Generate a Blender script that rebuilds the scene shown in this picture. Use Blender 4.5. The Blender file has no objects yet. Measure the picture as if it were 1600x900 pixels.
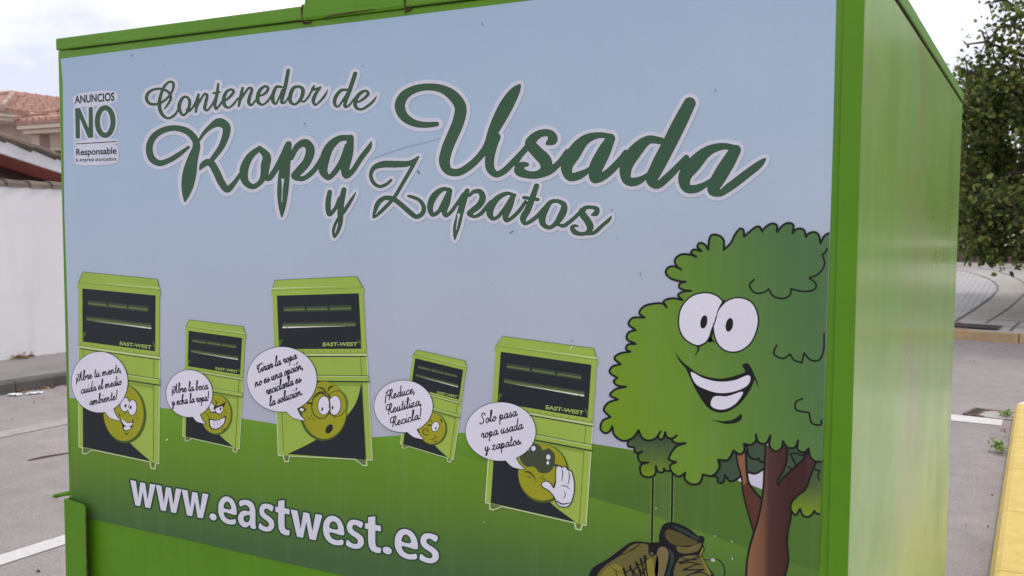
import bpy, bmesh, math, random
import numpy as np
from mathutils import Vector, Matrix
from mathutils.geometry import tessellate_polygon
R_ = math.radians
random.seed(7)
sc = bpy.context.scene
COL = sc.collection

# ------------------------------------------------------------------ materials
def lin(c):
    c /= 255.0
    return c / 12.92 if c <= 0.04045 else ((c + 0.055) / 1.055) ** 2.4
def rgb(r, g, b, k=1.0):
    return (min(lin(r) * k, .95), min(lin(g) * k, .95), min(lin(b) * k, .95), 1)

class NT:
    def __init__(s, name):
        s.m = bpy.data.materials.new(name); s.m.use_nodes = True
        s.t = s.m.node_tree; s.n = s.t.nodes; s.b = s.n['Principled BSDF']
    def add(s, kind, **kw):
        n = s.n.new(kind)
        for k, v in kw.items():
            if k in n.inputs: n.inputs[k].default_value = v
            else: setattr(n, k, v)
        return n
    def link(s, a, b): s.t.links.new(a, b)
    def coord(s, kind='Object', scale=(1, 1, 1)):
        tc = s.add('ShaderNodeTexCoord'); mp = s.add('ShaderNodeMapping')
        mp.inputs['Scale'].default_value = scale
        s.link(tc.outputs[kind], mp.inputs['Vector']); return mp.outputs['Vector']
    def noise(s, vec, scale, detail=4, rough=.6):
        n = s.add('ShaderNodeTexNoise'); n.inputs['Scale'].default_value = scale
        n.inputs['Detail'].default_value = detail; n.inputs['Roughness'].default_value = rough
        s.link(vec, n.inputs['Vector']); return n.outputs['Fac']
    def ramp(s, fac, stops, interp='LINEAR'):
        r = s.add('ShaderNodeValToRGB'); r.color_ramp.interpolation = interp
        e = r.color_ramp.elements
        while len(e) < len(stops): e.new(.5)
        for el, (p, c) in zip(e, stops):
            el.position = p; el.color = c if len(c) == 4 else (*c, 1)
        s.link(fac, r.inputs['Fac']); return r.outputs['Color']
    def mix(s, fac, a, b, mode='MIX'):
        m = s.add('ShaderNodeMix'); m.data_type = 'RGBA'; m.blend_type = mode
        for sock, v in ((m.inputs[0], fac), (m.inputs[6], a), (m.inputs[7], b)):
            if isinstance(v, (int, float, tuple)): sock.default_value = v
            else: s.link(v, sock)
        return m.outputs[2]
    def mr(s, v, a, b, c, d):
        m = s.add('ShaderNodeMapRange')
        for i, x in enumerate((a, b, c, d)): m.inputs[i + 1].default_value = x
        s.link(v, m.inputs[0]); return m.outputs[0]
    def bump(s, h, strength, dist=.01):
        b = s.add('ShaderNodeBump'); b.inputs['Strength'].default_value = strength
        b.inputs['Distance'].default_value = dist
        s.link(h, b.inputs['Height']); s.link(b.outputs[0], s.b.inputs['Normal'])
    def base(s, c):
        if isinstance(c, tuple): s.b.inputs['Base Color'].default_value = c
        else: s.link(c, s.b.inputs['Base Color'])
    def rough(s, v):
        if isinstance(v, (int, float)): s.b.inputs['Roughness'].default_value = v
        else: s.link(v, s.b.inputs['Roughness'])

def simple(name, c, rough=.7, var=.12, scale=6, bump=0, spec=.5):
    m = NT(name); v = m.coord()
    n = m.noise(v, scale)
    d = tuple(x * (1 - var) for x in c[:3]) + (1,); l = tuple(min(1, x * (1 + var)) for x in c[:3]) + (1,)
    m.base(m.ramp(n, [(.3, d), (.7, l)])); m.rough(rough)
    m.b.inputs['Specular IOR Level'].default_value = spec
    if bump: m.bump(m.noise(v, scale * 8), bump)
    return m.m

def pig(r, g, b):
    """reflectance of a print pigment seen as (r, g, b) under open shade"""
    return tuple(min(max((lin(q) - .006) / .76, .012), .9) for q in (r, g, b)) + (1,)
_ink = {}
def ink(r, g, b):
    k = (r, g, b)
    if k in _ink: return _ink[k]
    m = NT('print_ink'); v = m.coord('Object', (1, 1, 1))
    n = m.noise(v, 5, 5, .6); weave = m.noise(m.coord('Object', (900, 900, 160)), 1, 2, .5)
    f = m.add('ShaderNodeMath', operation='ADD'); m.link(n, f.inputs[0])
    w = m.mr(weave, .3, .7, -.12, .12); m.link(w, f.inputs[1])
    c = pig(r, g, b)
    m.base(m.ramp(f.outputs[0], [(.25, tuple(x * .94 for x in c[:3])), (.75, tuple(min(1, x * 1.05 + .004) for x in c[:3]))]))
    m.rough(.5); m.b.inputs['Specular IOR Level'].default_value = .16
    _ink[k] = m.m; return m.m
def grad(name, stops, p0, p1):
    """printed gradient between two points (x, z) of the panel"""
    m = NT(name); v = m.coord('Object')
    dx, dz = p1[0] - p0[0], p1[1] - p0[1]; L2 = dx * dx + dz * dz
    dot = m.add('ShaderNodeVectorMath', operation='DOT_PRODUCT')
    dot.inputs[1].default_value = (dx / L2, 0, dz / L2); m.link(v, dot.inputs[0])
    s = m.add('ShaderNodeMath', operation='ADD'); s.inputs[1].default_value = -(p0[0] * dx + p0[1] * dz) / L2
    m.link(dot.outputs['Value'], s.inputs[0])
    col = m.ramp(s.outputs[0], [(p, pig(*c)) for p, c in stops])
    n = m.noise(v, 4, 6, .62); weave = m.noise(m.coord('Object', (900, 900, 160)), 1, 2, .5)
    col = m.mix(1.0, col, m.ramp(n, [(.3, (.95, .95, .96, 1)), (.7, (1, 1, 1, 1))]), 'MULTIPLY')
    col = m.mix(1.0, col, m.ramp(weave, [(.3, (.94, .94, .94, 1)), (.7, (1, 1, 1, 1))]), 'MULTIPLY')
    streak = m.noise(m.coord('Object', (26, 26, 1.2)), 1, 5, .7)
    col = m.mix(m.mr(streak, .5, .8, 0, .08), col, (.42, .42, .42, 1))
    m.base(col); m.rough(m.mr(n, .3, .7, .42, .58)); m.b.inputs['Specular IOR Level'].default_value = .16
    return m.m

# ------------------------------------------------------------------ mesh helpers
def mesh_obj(name, verts, faces, mats, parent=None, midx=None, smooth=False):
    me = bpy.data.meshes.new(name); me.from_pydata([tuple(v) for v in verts], [], faces); 
    for m in (mats if isinstance(mats, (list, tuple)) else [mats]): me.materials.append(m)
    if midx is not None: me.polygons.foreach_set('material_index', midx)
    if smooth: me.polygons.foreach_set('use_smooth', [True] * len(me.polygons))
    me.update()
    o = bpy.data.objects.new(name, me); COL.objects.link(o)
    if parent: o.parent = parent
    return o
def empty(name, loc=(0, 0, 0)):
    o = bpy.data.objects.new(name, None); COL.objects.link(o); o.location = loc; o.empty_display_size = .1; return o
def tag(o, label, cat, group=None):
    o['label'] = label; o['category'] = cat
    if group: o['group'] = group
    return o
def structure(o, kind='structure'):
    o['kind'] = kind; return o
class MB:
    def __init__(s): s.v = []; s.f = []; s.m = []; s.cur = 0
    def face(s, pts):
        i = len(s.v); s.v += [tuple(p) for p in pts]; s.f.append(list(range(i, i + len(pts)))); s.m.append(s.cur)
    def box(s, a, b):
        x0, y0, z0 = a; x1, y1, z1 = b
        P = [(x0,y0,z0),(x1,y0,z0),(x1,y1,z0),(x0,y1,z0),(x0,y0,z1),(x1,y0,z1),(x1,y1,z1),(x0,y1,z1)]
        i = len(s.v); s.v += P
        for f in ((0,3,2,1),(4,5,6,7),(0,1,5,4),(1,2,6,5),(2,3,7,6),(3,0,4,7)):
            s.f.append([i + k for k in f]); s.m.append(s.cur)
    def prism(s, poly, axis, a, b):
        """extrude a 2-D polygon along axis between a and b"""
        def P(p, t):
            return {'x': (t, p[0], p[1]), 'y': (p[0], t, p[1]), 'z': (p[0], p[1], t)}[axis]
        i = len(s.v); n = len(poly); s.v += [P(p, a) for p in poly] + [P(p, b) for p in poly]
        s.f.append([i + k for k in range(n)][::-1]); s.f.append([i + n + k for k in range(n)]); s.m += [s.cur] * 2
        for k in range(n):
            s.f.append([i + k, i + (k + 1) % n, i + n + (k + 1) % n, i + n + k]); s.m.append(s.cur)
    def tube(s, pts, rad, n=6):
        pts = [Vector(p) for p in pts]; rs = rad if isinstance(rad, (list, tuple)) else [rad] * len(pts)
        rings = []
        for k, p in enumerate(pts):
            d = (pts[min(k + 1, len(pts) - 1)] - pts[max(k - 1, 0)]).normalized()
            u = d.orthogonal().normalized(); w = d.cross(u)
            i = len(s.v); rings.append(i)
            for j in range(n):
                a = 2 * math.pi * j / n; s.v.append(tuple(p + (u * math.cos(a) + w * math.sin(a)) * rs[k]))
        for a, b in zip(rings, rings[1:]):
            for j in range(n):
                s.f.append([a + j, a + (j + 1) % n, b + (j + 1) % n, b + j]); s.m.append(s.cur)
        for r in (rings[0], rings[-1]): s.f.append([r + j for j in range(n)]); s.m.append(s.cur)
    def build(s, name, mats, parent=None, bevel=0, smooth=False, recalc=True):
        o = mesh_obj(name, s.v, s.f, mats, parent, s.m, smooth)
        if recalc or bevel:
            bm = bmesh.new(); bm.from_mesh(o.data)
            bmesh.ops.remove_doubles(bm, verts=bm.verts, dist=1e-5)
            if recalc: bmesh.ops.recalc_face_normals(bm, faces=bm.faces)
            if bevel:
                es = [e for e in bm.edges if len(e.link_faces) == 2 and e.calc_face_angle(0) > .6]
                bmesh.ops.bevel(bm, geom=es, offset=bevel, segments=2, affect='EDGES', profile=.6)
            bm.to_mesh(o.data); bm.free()
        return o

# ------------------------------------------------------------------ the print: traced artwork -> metres on the panel
# the artwork was traced on a skewed sheet; this turns sheet coordinates into (x, z) metres on the flat panel
TR = np.array([0.87714372, 0.48019249, 0.00583672]); TU = np.array([-0.03740659, 0.05620153, 0.99771846])
TF = np.array([-0.47876888, 0.87536082, -0.06725919]); TC = np.array([2.13474, -1.58055, 1.6]); TFL = 1508.99
def panel(px, py):
    d = TF + TR * (px - 800) / TFL - TU * (py - 450) / TFL
    t = -TC[1] / d[1]
    return TC[0] + t * d[0], TC[2] + t * d[2]
LV = 0.00013
def lvl_y(l): return -(0.0011 + LV * l)
def Z(ox, oy, s, pts):
    return [(ox + p[0] / s, oy + p[1] / s) + tuple(w / s for w in p[2:]) for p in pts]
def cr(pts, closed=False, n=8):
    """Catmull-Rom through points of any dimension"""
    P = [np.array(p, float) for p in pts]; out = []
    m = len(P)
    if m < 3 and not closed: 
        return [tuple(P[0] + (P[-1] - P[0]) * k / n) for k in range(n + 1)]
    rng = range(m) if closed else range(m - 1)
    for i in rng:
        p1, p2 = P[i], P[(i + 1) % m]
        p0 = P[(i - 1) % m] if closed or i > 0 else p1 * 2 - p2
        p3 = P[(i + 2) % m] if closed or i + 2 < m else p2 * 2 - p1
        # centripetal
        def tj(a, b): return max(np.linalg.norm((b - a)[:2]) ** .5, 1e-4)
        t1 = tj(p0, p1); t2 = t1 + tj(p1, p2); t3 = t2 + tj(p2, p3)
        for k in range(n):
            t = t1 + (t2 - t1) * k / n
            A1 = p0 * (t1 - t) / t1 + p1 * t / t1
            A2 = p1 * (t2 - t) / (t2 - t1) + p2 * (t - t1) / (t2 - t1)
            A3 = p2 * (t3 - t) / (t3 - t2) + p3 * (t - t2) / (t3 - t2)
            B1 = A1 * (t2 - t) / t2 + A2 * t / t2
            B2 = A2 * (t3 - t) / (t3 - t1) + A3 * (t - t1) / (t3 - t1)
            out.append(tuple(B1 * (t2 - t) / (t2 - t1) + B2 * (t - t1) / (t2 - t1)))
    if not closed: out.append(tuple(P[-1]))
    return out
def runs(*rr, n=6):
    """smooth runs joined at cusps"""
    out = []
    for r in rr: out += cr(r, n=n)[(1 if out else 0):]
    return out
def ell(cx, cy, rx, ry, rot=0, n=40):
    c, s = math.cos(rot), math.sin(rot)
    return [(cx + rx * math.cos(a) * c - ry * math.sin(a) * s, cy + rx * math.cos(a) * s + ry * math.sin(a) * c)
            for a in (2 * math.pi * k / n for k in range(n))]

def sdf(strokes, step, margin):
    al = np.array([(p[0], p[1]) for s in strokes for p in s]); wm = max(p[2] for s in strokes for p in s) / 2
    x0, y0 = al.min(0) - margin - wm - 2 * step; x1, y1 = al.max(0) + margin + wm + 2 * step
    nx, ny = int((x1 - x0) / step) + 2, int((y1 - y0) / step) + 2
    F = np.full((ny, nx), 1e3)
    for s in strokes:
        for a, b in zip(s, s[1:]):
            ra, rb = a[2] / 2, b[2] / 2; m = max(ra, rb) + margin + step * 2
            i0 = max(0, int((min(a[0], b[0]) - m - x0) / step)); i1 = min(nx, int((max(a[0], b[0]) + m - x0) / step) + 2)
            j0 = max(0, int((min(a[1], b[1]) - m - y0) / step)); j1 = min(ny, int((max(a[1], b[1]) + m - y0) / step) + 2)
            X, Y = np.meshgrid(x0 + np.arange(i0, i1) * step, y0 + np.arange(j0, j1) * step)
            dx, dy = b[0] - a[0], b[1] - a[1]; L = dx * dx + dy * dy + 1e-12
            t = np.clip(((X - a[0]) * dx + (Y - a[1]) * dy) / L, 0, 1)
            d = np.hypot(X - a[0] - t * dx, Y - a[1] - t * dy) - (ra + (rb - ra) * t)
            F[j0:j1, i0:i1] = np.minimum(F[j0:j1, i0:i1], d)
    return F, x0, y0, step
def fill_field(pts, sd):
    """turn an unsigned outline field into a signed one (even-odd inside)"""
    F, x0, y0, st = sd; ny, nx = F.shape; X = x0 + np.arange(nx) * st
    inside = np.zeros(F.shape, bool); n = len(pts)
    for j in range(ny):
        y = y0 + j * st + 1e-4; xs = []
        for i in range(n):
            (ax, ay), (bx, by) = pts[i][:2], pts[(i + 1) % n][:2]
            if (ay > y) != (by > y): xs.append(ax + (y - ay) * (bx - ax) / (by - ay))
        xs.sort()
        for a, b in zip(xs[::2], xs[1::2]): inside[j] |= (X > a) & (X < b)
    return np.where(inside, -F, F), x0, y0, st
def contour(sd, grow):
    """filled polygons of the region where distance < grow (marching squares)"""
    F, x0, y0, st = sd; G = grow - F; ny, nx = G.shape; ins = G > 0
    c = ins[:-1, :-1].astype(int) + ins[:-1, 1:] + ins[1:, 1:] + ins[1:, :-1]
    polys = []
    for j in range(ny - 1):
        row = c[j]
        if not row.any(): continue
        nz = np.nonzero(row)[0]; k = 0
        while k < len(nz):
            i = nz[k]
            if row[i] == 4:
                e = k
                while e + 1 < len(nz) and nz[e + 1] == nz[e] + 1 and row[nz[e + 1]] == 4: e += 1
                i2 = nz[e] + 1
                X0, X1, Y0, Y1 = x0 + i * st, x0 + i2 * st, y0 + j * st, y0 + (j + 1) * st
                polys.append([(X0, Y0), (X1, Y0), (X1, Y1), (X0, Y1)]); k = e + 1
            else:
                cs = [(i, j), (i + 1, j), (i + 1, j + 1), (i, j + 1)]; P = []
                for q in range(4):
                    a, b = cs[q], cs[(q + 1) % 4]; ga, gb = G[a[1], a[0]], G[b[1], b[0]]
                    if ga > 0: P.append((x0 + a[0] * st, y0 + a[1] * st))
                    if (ga > 0) != (gb > 0):
                        t = ga / (ga - gb); P.append((x0 + (a[0] + (b[0] - a[0]) * t) * st, y0 + (a[1] + (b[1] - a[1]) * t) * st))
                if len(P) > 2: polys.append(P)
                k += 1
    return polys

class Art:
    def __init__(s): s.v = []; s.f = []; s.m = []; s.mats = []
    def mi(s, mat):
        if mat not in s.mats: s.mats.append(mat)
        return s.mats.index(mat)
    def raw(s, polys, mat, l):
        y = lvl_y(l); k = s.mi(mat)
        for P in polys:
            i = len(s.v)
            for p in P:
                x, z = panel(*p[:2]); s.v.append((x, y, z))
            s.f.append(list(range(i, i + len(P)))); s.m.append(k)
    def poly(s, pts, mat, l):
        P = [p[:2] for p in pts]
        tri = tessellate_polygon([[Vector((p[0], p[1], 0)) for p in P]])
        s.raw([[P[a] for a in t] for t in tri], mat, l)
    def fill(s, pts, mat, l, step=.8, grow=0):
        P = [tuple(p[:2]) + (.001,) for p in pts]; P = P + [P[0]]
        s.raw(contour(fill_field(pts, sdf([P], step, 500 if False else 3)), grow), mat, l)
    def strokes(s, ss, mat, l, grow=0, step=.5):
        ss = [cr(q) if len(q) > 2 else list(q) for q in ss]
        s.raw(contour(sdf(ss, step, max(grow, 0) + .5), grow), mat, l)
    def line(s, pts, w, mat, l, step=.5):
        """already sampled polyline of constant width"""
        s.raw(contour(sdf([[tuple(p[:2]) + (w,) for p in pts]], step, .5), 0), mat, l)
    def build(s, name, parent, label=None):
        # the grids run clockwise: flip every face towards the street
        me = bpy.data.meshes.new(name); me.from_pydata(s.v, [], s.f)
        for m in s.mats: me.materials.append(m)
        me.polygons.foreach_set('material_index', s.m); me.update()
        bm = bmesh.new(); bm.from_mesh(me)
        bmesh.ops.reverse_faces(bm, faces=[f for f in bm.faces if f.normal.y > 0])
        bm.to_mesh(me); bm.free()
        o = bpy.data.objects.new(name, me); COL.objects.link(o); o.parent = parent
        if label: o['label'] = label
        return o

# ------------------------------------------------------------------ text from the built-in font
def glyph_polys(txt, offset=0.0, spacing=1.0):
    cu = bpy.data.curves.new('lettering', 'FONT'); cu.body = txt; cu.size = 1; cu.offset = offset
    cu.space_character = spacing; cu.resolution_u = 6; cu.fill_mode = 'BOTH'
    o = bpy.data.objects.new('lettering', cu); COL.objects.link(o)
    dg = bpy.context.evaluated_depsgraph_get(); me = o.evaluated_get(dg).to_mesh()
    vs = [(v.co.x, v.co.y) for v in me.vertices]; fs = [list(p.vertices) for p in me.polygons]
    out = [[vs[i] for i in f] for f in fs]
    o.to_mesh_clear(); bpy.data.objects.remove(o); bpy.data.curves.remove(cu)
    return out
def text(art, txt, BL, BR, TL, TR_, mat, l, h, offset=0.0, ref=None, spacing=1.0):
    """h = height in em that the TL-TR line stands for; ref = reference extents taken from an unemboldened run"""
    P = glyph_polys(txt, offset, spacing); Q = glyph_polys(txt, 0.0 if ref is None else ref, spacing)
    xs = [p[0] for q in Q for p in q]; x0, x1 = min(xs), max(xs)
    A, B, C, D = (np.array(panel(*q)) for q in (BL, BR, TL, TR_)); y = lvl_y(l); k = art.mi(mat)
    for q in P:
        i = len(art.v)
        for p in q:
            u = (p[0] - x0) / (x1 - x0); v = p[1] / h
            w = (A * (1 - u) + B * u) * (1 - v) + (C * (1 - u) + D * u) * v
            art.v.append((w[0], y, w[1]))
        art.f.append(list(range(i, i + len(q)))); art.m.append(k)

# a small joined-up hand: strokes on x-height 1
GL = {
'a': (.86, [[(.60,.86),(.40,1),(.14,.72),(.08,.3),(.22,.02),(.42,.2),(.62,.88)], [(.64,.95),(.60,.4),(.66,.04),(.84,.16),(.9,.3)]]),
'b': (.80, [[(.0,.3),(.28,1.3),(.34,2.1),(.22,2.2),(.14,1.6),(.12,.6),(.2,.04),(.42,.1),(.52,.6),(.46,.95),(.6,.82),(.84,.86)]]),
'c': (.70, [[(.54,.8),(.42,1),(.18,.84),(.08,.4),(.2,.02),(.48,.1),(.8,.5)]]),
'd': (.86, [[(.60,.86),(.40,1),(.14,.72),(.08,.3),(.22,.02),(.42,.2),(.62,.9)], [(.70,2.1),(.62,.9),(.60,.3),(.68,.04),(.84,.16),(.9,.3)]]),
'e': (.70, [[(.0,.38),(.28,.5),(.47,.78),(.36,1.02),(.13,.8),(.06,.35),(.2,.0),(.44,.08),(.72,.42)]]),
'h': (.86, [[(.0,.3),(.26,1.4),(.32,2.1),(.2,2.15),(.12,1.3),(.08,0)], [(.1,.3),(.3,.9),(.46,.95),(.5,.5),(.56,.06),(.72,.12),(.9,.3)]]),
'i': (.44, [[(.0,.45),(.16,.98)], [(.16,.98),(.12,.4),(.18,.03),(.34,.14),(.5,.5)], [(.22,1.5),(.23,1.55)]]),
'l': (.50, [[(.0,.3),(.28,1.3),(.34,2.1),(.22,2.2),(.14,1.5),(.12,.5),(.2,.04),(.36,.12),(.56,.5)]]),
'm': (1.3, [[(.0,.5),(.14,.98),(.1,.4),(.06,0)], [(.08,.3),(.3,.95),(.42,.9),(.42,.4),(.4,0)], [(.42,.3),(.64,.95),(.8,.95),(.82,.5),(.88,.05),(1.04,.12),(1.3,.5)]]),
'n': (.96, [[(.0,.5),(.14,.98),(.1,.4),(.06,0)], [(.08,.3),(.34,.95),(.5,.95),(.52,.5),(.58,.05),(.74,.12),(.9,.3)]]),
'o': (.74, [[(.42,.98),(.2,.86),(.08,.4),(.2,.02),(.44,.1),(.54,.6),(.42,.98),(.5,.66),(.76,.6)]]),
'p': (.86, [[(.0,.5),(.16,1.0),(.12,.2),(.1,-.9)], [(.12,.2),(.34,.95),(.54,.86),(.52,.4),(.26,.02),(.5,.06),(.9,.3)]]),
'r': (.66, [[(.0,.5),(.16,1.1),(.2,.92),(.46,.92),(.36,.5),(.38,.05),(.52,.12),(.74,.5)]]),
's': (.66, [[(.0,.3),(.34,.95),(.3,1.0),(.42,.5),(.4,.1),(.2,0),(.06,.14)], [(.3,.02),(.5,.12),(.76,.5)]]),
't': (.50, [[(.26,1.75),(.16,.8),(.14,.2),(.24,.02),(.4,.16),(.56,.5)], [(.02,1.2),(.38,1.22)]]),
'u': (.88, [[(.0,.5),(.14,.98),(.08,.4),(.18,.03),(.38,.16),(.56,.98)], [(.56,.98),(.52,.4),(.6,.03),(.76,.14),(.9,.3)]]),
'y': (.84, [[(.0,.5),(.14,.98),(.08,.4),(.2,.08),(.38,.2),(.54,.98)], [(.54,.98),(.46,0),(.36,-.75),(.2,-.85),(.26,-.4),(.6,.1),(.92,.5)]]),
'z': (.80, [[(.06,.9),(.3,1.0),(.52,.94),(.3,.5),(.06,.04),(.32,.14),(.56,.02),(.84,.4)]]),
'A': (1.3, [[(.1,.8),(.0,.4),(.24,.0),(.6,.9),(.84,2.0),(.86,1.0),(.92,.08),(1.1,.1)], [(.86,.9),(.4,1.0),(.15,1.25),(.3,1.5),(.6,1.3),(.75,.9)]]),
'R': (1.35, [[(.6,1.1),(.2,.9),(.02,1.3),(.3,1.85),(.62,1.8),(.6,1.0),(.5,-.1)], [(.62,1.3),(.9,1.95),(1.06,1.7),(.9,1.2),(.7,.95)], [(.7,.95),(.9,.6),(1.04,.06),(1.2,.12),(1.4,.5)]]),
'T': (1.1, [[(.34,1.0),(.12,1.05),(.06,1.5),(.4,1.7),(.9,1.7),(1.1,1.9)], [(.7,1.7),(.44,1.3),(.4,.5),(.56,.02),(.86,.2),(.9,.7)]]),
'S': (1.1, [[(.96,1.5),(.86,1.9),(.56,1.95),(.4,1.5),(.66,1.0),(.74,.4),(.4,.0),(.1,.15),(.12,.45)]]),
'!': (.36, [[(.28,2.1),(.22,1.2),(.2,.6)], [(.17,.06),(.18,.1)]]),
'¡': (.44, [[(.3,1.5),(.31,1.54)], [(.28,1.0),(.24,.2),(.22,-.6)]]),
',': (.30, [[(.12,.12),(.14,0),(.02,-.35)]]), '.': (.28, [[(.10,.06),(.11,.1)]]), ' ': (.5, [])}
GL['ó'] = (GL['o'][0], GL['o'][1] + [[(.34,1.35),(.5,1.8)]])
def hand(art, txt, p0, p1, xh, mat, l, w=1.25, slant=.04, xhs=None):
    adv = sum(GL[c][0] for c in txt); d = np.array([p1[0] - p0[0], p1[1] - p0[1]]) / adv
    up = np.array([0., -1.]) * xh; ss = []; x = 0
    for c in txt:
        a, st = GL[c]
        for s in st:
            q = []
            for (u, v) in s:
                v = v * (1.0 if v <= 1.2 else 1.12)
                P = np.array(p0) + d * (x + u + slant * v * xh / np.hypot(*d) * .55) + up * v
                q.append((P[0], P[1], w))
            ss.append(cr(q, n=5) if len(q) > 2 else q)
        x += a
    art.raw(contour(sdf(ss, .3, .5), 0), mat, l)

# ================================================================== THE CONTAINER
W0, W1, DEP = -0.0115, 1.884, 2.05
ZT = 2.017
def paint(name, c, rough=.38, dirt=.12, streaks=0.0):
    m = NT(name); v = m.coord()
    n = m.noise(v, 7, 6, .65); fine = m.noise(v, 240, 2, .5)
    col = m.ramp(n, [(.3, tuple(x * .9 for x in c[:3])), (.7, tuple(x * 1.06 for x in c[:3]))])
    d = m.noise(m.coord('Object', (30, 30, 1.0)), 1, 6, .7)
    col = m.mix(m.mr(d, .5, .85, 0, dirt + streaks), col, (.38, .38, .26, 1))
    spots = m.noise(v, 160, 2, .6)
    col = m.mix(m.mr(spots, .72, .78, 0, .5), col, (.05, .07, .02, 1))
    m.base(col); m.rough(m.mr(d, .35, .75, rough - .05, rough + .12))
    m.bump(fine, .06, .002); m.b.inputs['Specular IOR Level'].default_value = .26
    return m
GREEN = (.100, .262, .0085, 1)
M_green = paint('green_paint', GREEN).m
M_strip = paint('green_paint_strip', (.096, .255, .0075, 1), .5).m
# weathered gloss of the side sheet: glossy where rain washed it, duller in the dusty runs
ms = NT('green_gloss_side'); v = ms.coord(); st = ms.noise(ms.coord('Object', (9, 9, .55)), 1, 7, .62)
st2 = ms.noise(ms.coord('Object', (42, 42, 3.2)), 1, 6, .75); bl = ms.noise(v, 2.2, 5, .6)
cc = ms.mix(ms.mr(st, .4, .75, 0, .32), (.215, .42, .045, 1), (.39, .54, .16, 1))  # green lifted above the front paint for sunlight on this side
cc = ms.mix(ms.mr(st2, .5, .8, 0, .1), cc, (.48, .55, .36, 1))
cc = ms.mix(ms.mr(bl, .48, .7, 0, .8), cc, (.12, .31, .03, 1))  # deeper green, then olive, patches stand in for mottled reflections
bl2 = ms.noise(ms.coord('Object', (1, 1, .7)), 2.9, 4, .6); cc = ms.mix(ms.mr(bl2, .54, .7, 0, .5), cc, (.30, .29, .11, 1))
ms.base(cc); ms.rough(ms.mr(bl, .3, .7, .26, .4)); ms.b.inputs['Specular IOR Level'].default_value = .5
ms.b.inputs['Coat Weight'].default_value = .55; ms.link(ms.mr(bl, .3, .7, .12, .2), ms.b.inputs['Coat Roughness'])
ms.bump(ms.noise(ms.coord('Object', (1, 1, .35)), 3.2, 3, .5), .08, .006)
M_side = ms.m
M_rust = simple('rust', (.085, .05, .022, 1), .9, .4, 40, .4)
M_dark = simple('gap_shade', (.02, .025, .012, 1), .9, .3, 20)  # near-black put where seam and drain hollows lie in shade

cont = tag(empty('clothes_container', (.94, 1.0, 0)), 'big lime green steel clothes container with a printed cartoon panel on its front', 'container')
def par(o):
    o.parent = cont; o.matrix_parent_inverse = Matrix.Translation((-.94, -1.0, 0)); return o
b = MB(); b.box((W0, 0, .14), (W1 - .003, DEP, ZT)); par(b.build('body', M_green, bevel=.004))
for x in (.1, 1.64):
    for y in (.12, 1.78): b = MB(); b.box((x, y, 0), (x + .12, y + .12, .14)); par(b.build('foot', M_green, bevel=.003))
# side sheet with a folded edge, a weld gap under the roof and dents
b = MB(); nx, nz = 60, 60; x = W1
vs = []
for j in range(nz + 1):
    for i in range(nx + 1):
        yy = .0005 + (DEP - .002) * i / nx; zz = .15 + (ZT - .008 - .15) * j / nz
        d = .0012 * math.sin(yy * 2.1 + 1) * math.sin(zz * 2.3)
        for (cy, cz, r, a) in ((.14, 1.78, .018, -.0022), (.18, 1.77, .013, .0016), (.9, 1.2, .05, -.0012)):
            d += a * math.exp(-((yy - cy) ** 2 + (zz - cz) ** 2) / r ** 2)
        e = min(i, nx - i, j, nz - j); d *= min(1, e / 3)
        vs.append((x + d, yy, zz))
fs = [[j * (nx + 1) + i, j * (nx + 1) + i + 1, (j + 1) * (nx + 1) + i + 1, (j + 1) * (nx + 1) + i] for j in range(nz) for i in range(nx)]
par(mesh_obj('side_panel', vs, fs, M_side, smooth=True))
# roof cap: folded sheet with a shallow lip
b = MB(); b.box((W0 - .003, -.0032, ZT + .0006), (W1 + .003, DEP + .005, 2.047)); cap = par(b.build('roof_cap', M_green, bevel=.004))
b = MB(); b.box((W0 + .045, -.0034, ZT - .0006), (W1 - .002, -.0002, ZT + .0005)); par(b.build('front_seam_shade', M_dark))  # dark strip stands for the shadow line along the seam
b = MB(); 
yy = .01
while yy < DEP - .02:
    L = random.uniform(.02, .09); h = random.uniform(.0012, .0035) if yy < 1.0 or random.random() < .5 else .001
    b.box((W1 - .002, yy, ZT + .001 - h), (W1 + .0014, min(yy + L, DEP - .01), ZT + .001 + h)); yy += L + random.uniform(.0, .02)
par(b.build('side_seam', M_rust))
# corner strip: a flat bar welded over the right front edge
b = MB(); b.box((1.8535, -.005, .15), (W1 + .0008, -.0002, ZT - .002)); par(b.build('corner_strip', M_strip, bevel=.0022))
# lifting lug on top of the lip
P = [(.776, 2.03)] + [(.782 + .03 * (1 - math.cos(a)), 2.052 + .03 * math.sin(a)) for a in (0, .4, .8, 1.2, 1.57)] + [(1.0, 2.09), (1.03, 2.075), (1.03, 2.03)]
b = MB(); b.prism(P, 'y', -.0068, -.0035); b.prism([(-.0035, 2.0155), (-.0048, 2.0165), (-.0068, 2.0215), (-.0068, 2.0298), (-.0035, 2.0298)], 'x', .776, 1.03); lug = par(b.build('lifting_lug', M_green))
b = MB()
def bead(p0, p1, r, n=12):
    pts = []; rr = []
    for k in range(n + 1):
        t = k / n; pts.append([p0[i] + (p1[i] - p0[i]) * t + random.uniform(-.0015, .0015) for i in range(3)]); rr.append(r * random.uniform(.6, 1.3))
    return pts, rr
for p0, p1, r in (((.774, -.0052, 2.050), (.7745, -.004, 2.012), .0024), ((.774, -.003, 2.011), (.792, -.005, 2.012), .0028),
                  ((1.031, -.006, 2.04), (1.031, -.003, 2.004), .0013), ((1.031, -.003, 2.010), (1.046, -.003, 2.015), .0018)):
    b = MB(); b.tube(*bead(p0, p1, r)); b.build('weld_bead', M_rust, lug, smooth=True)
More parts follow.
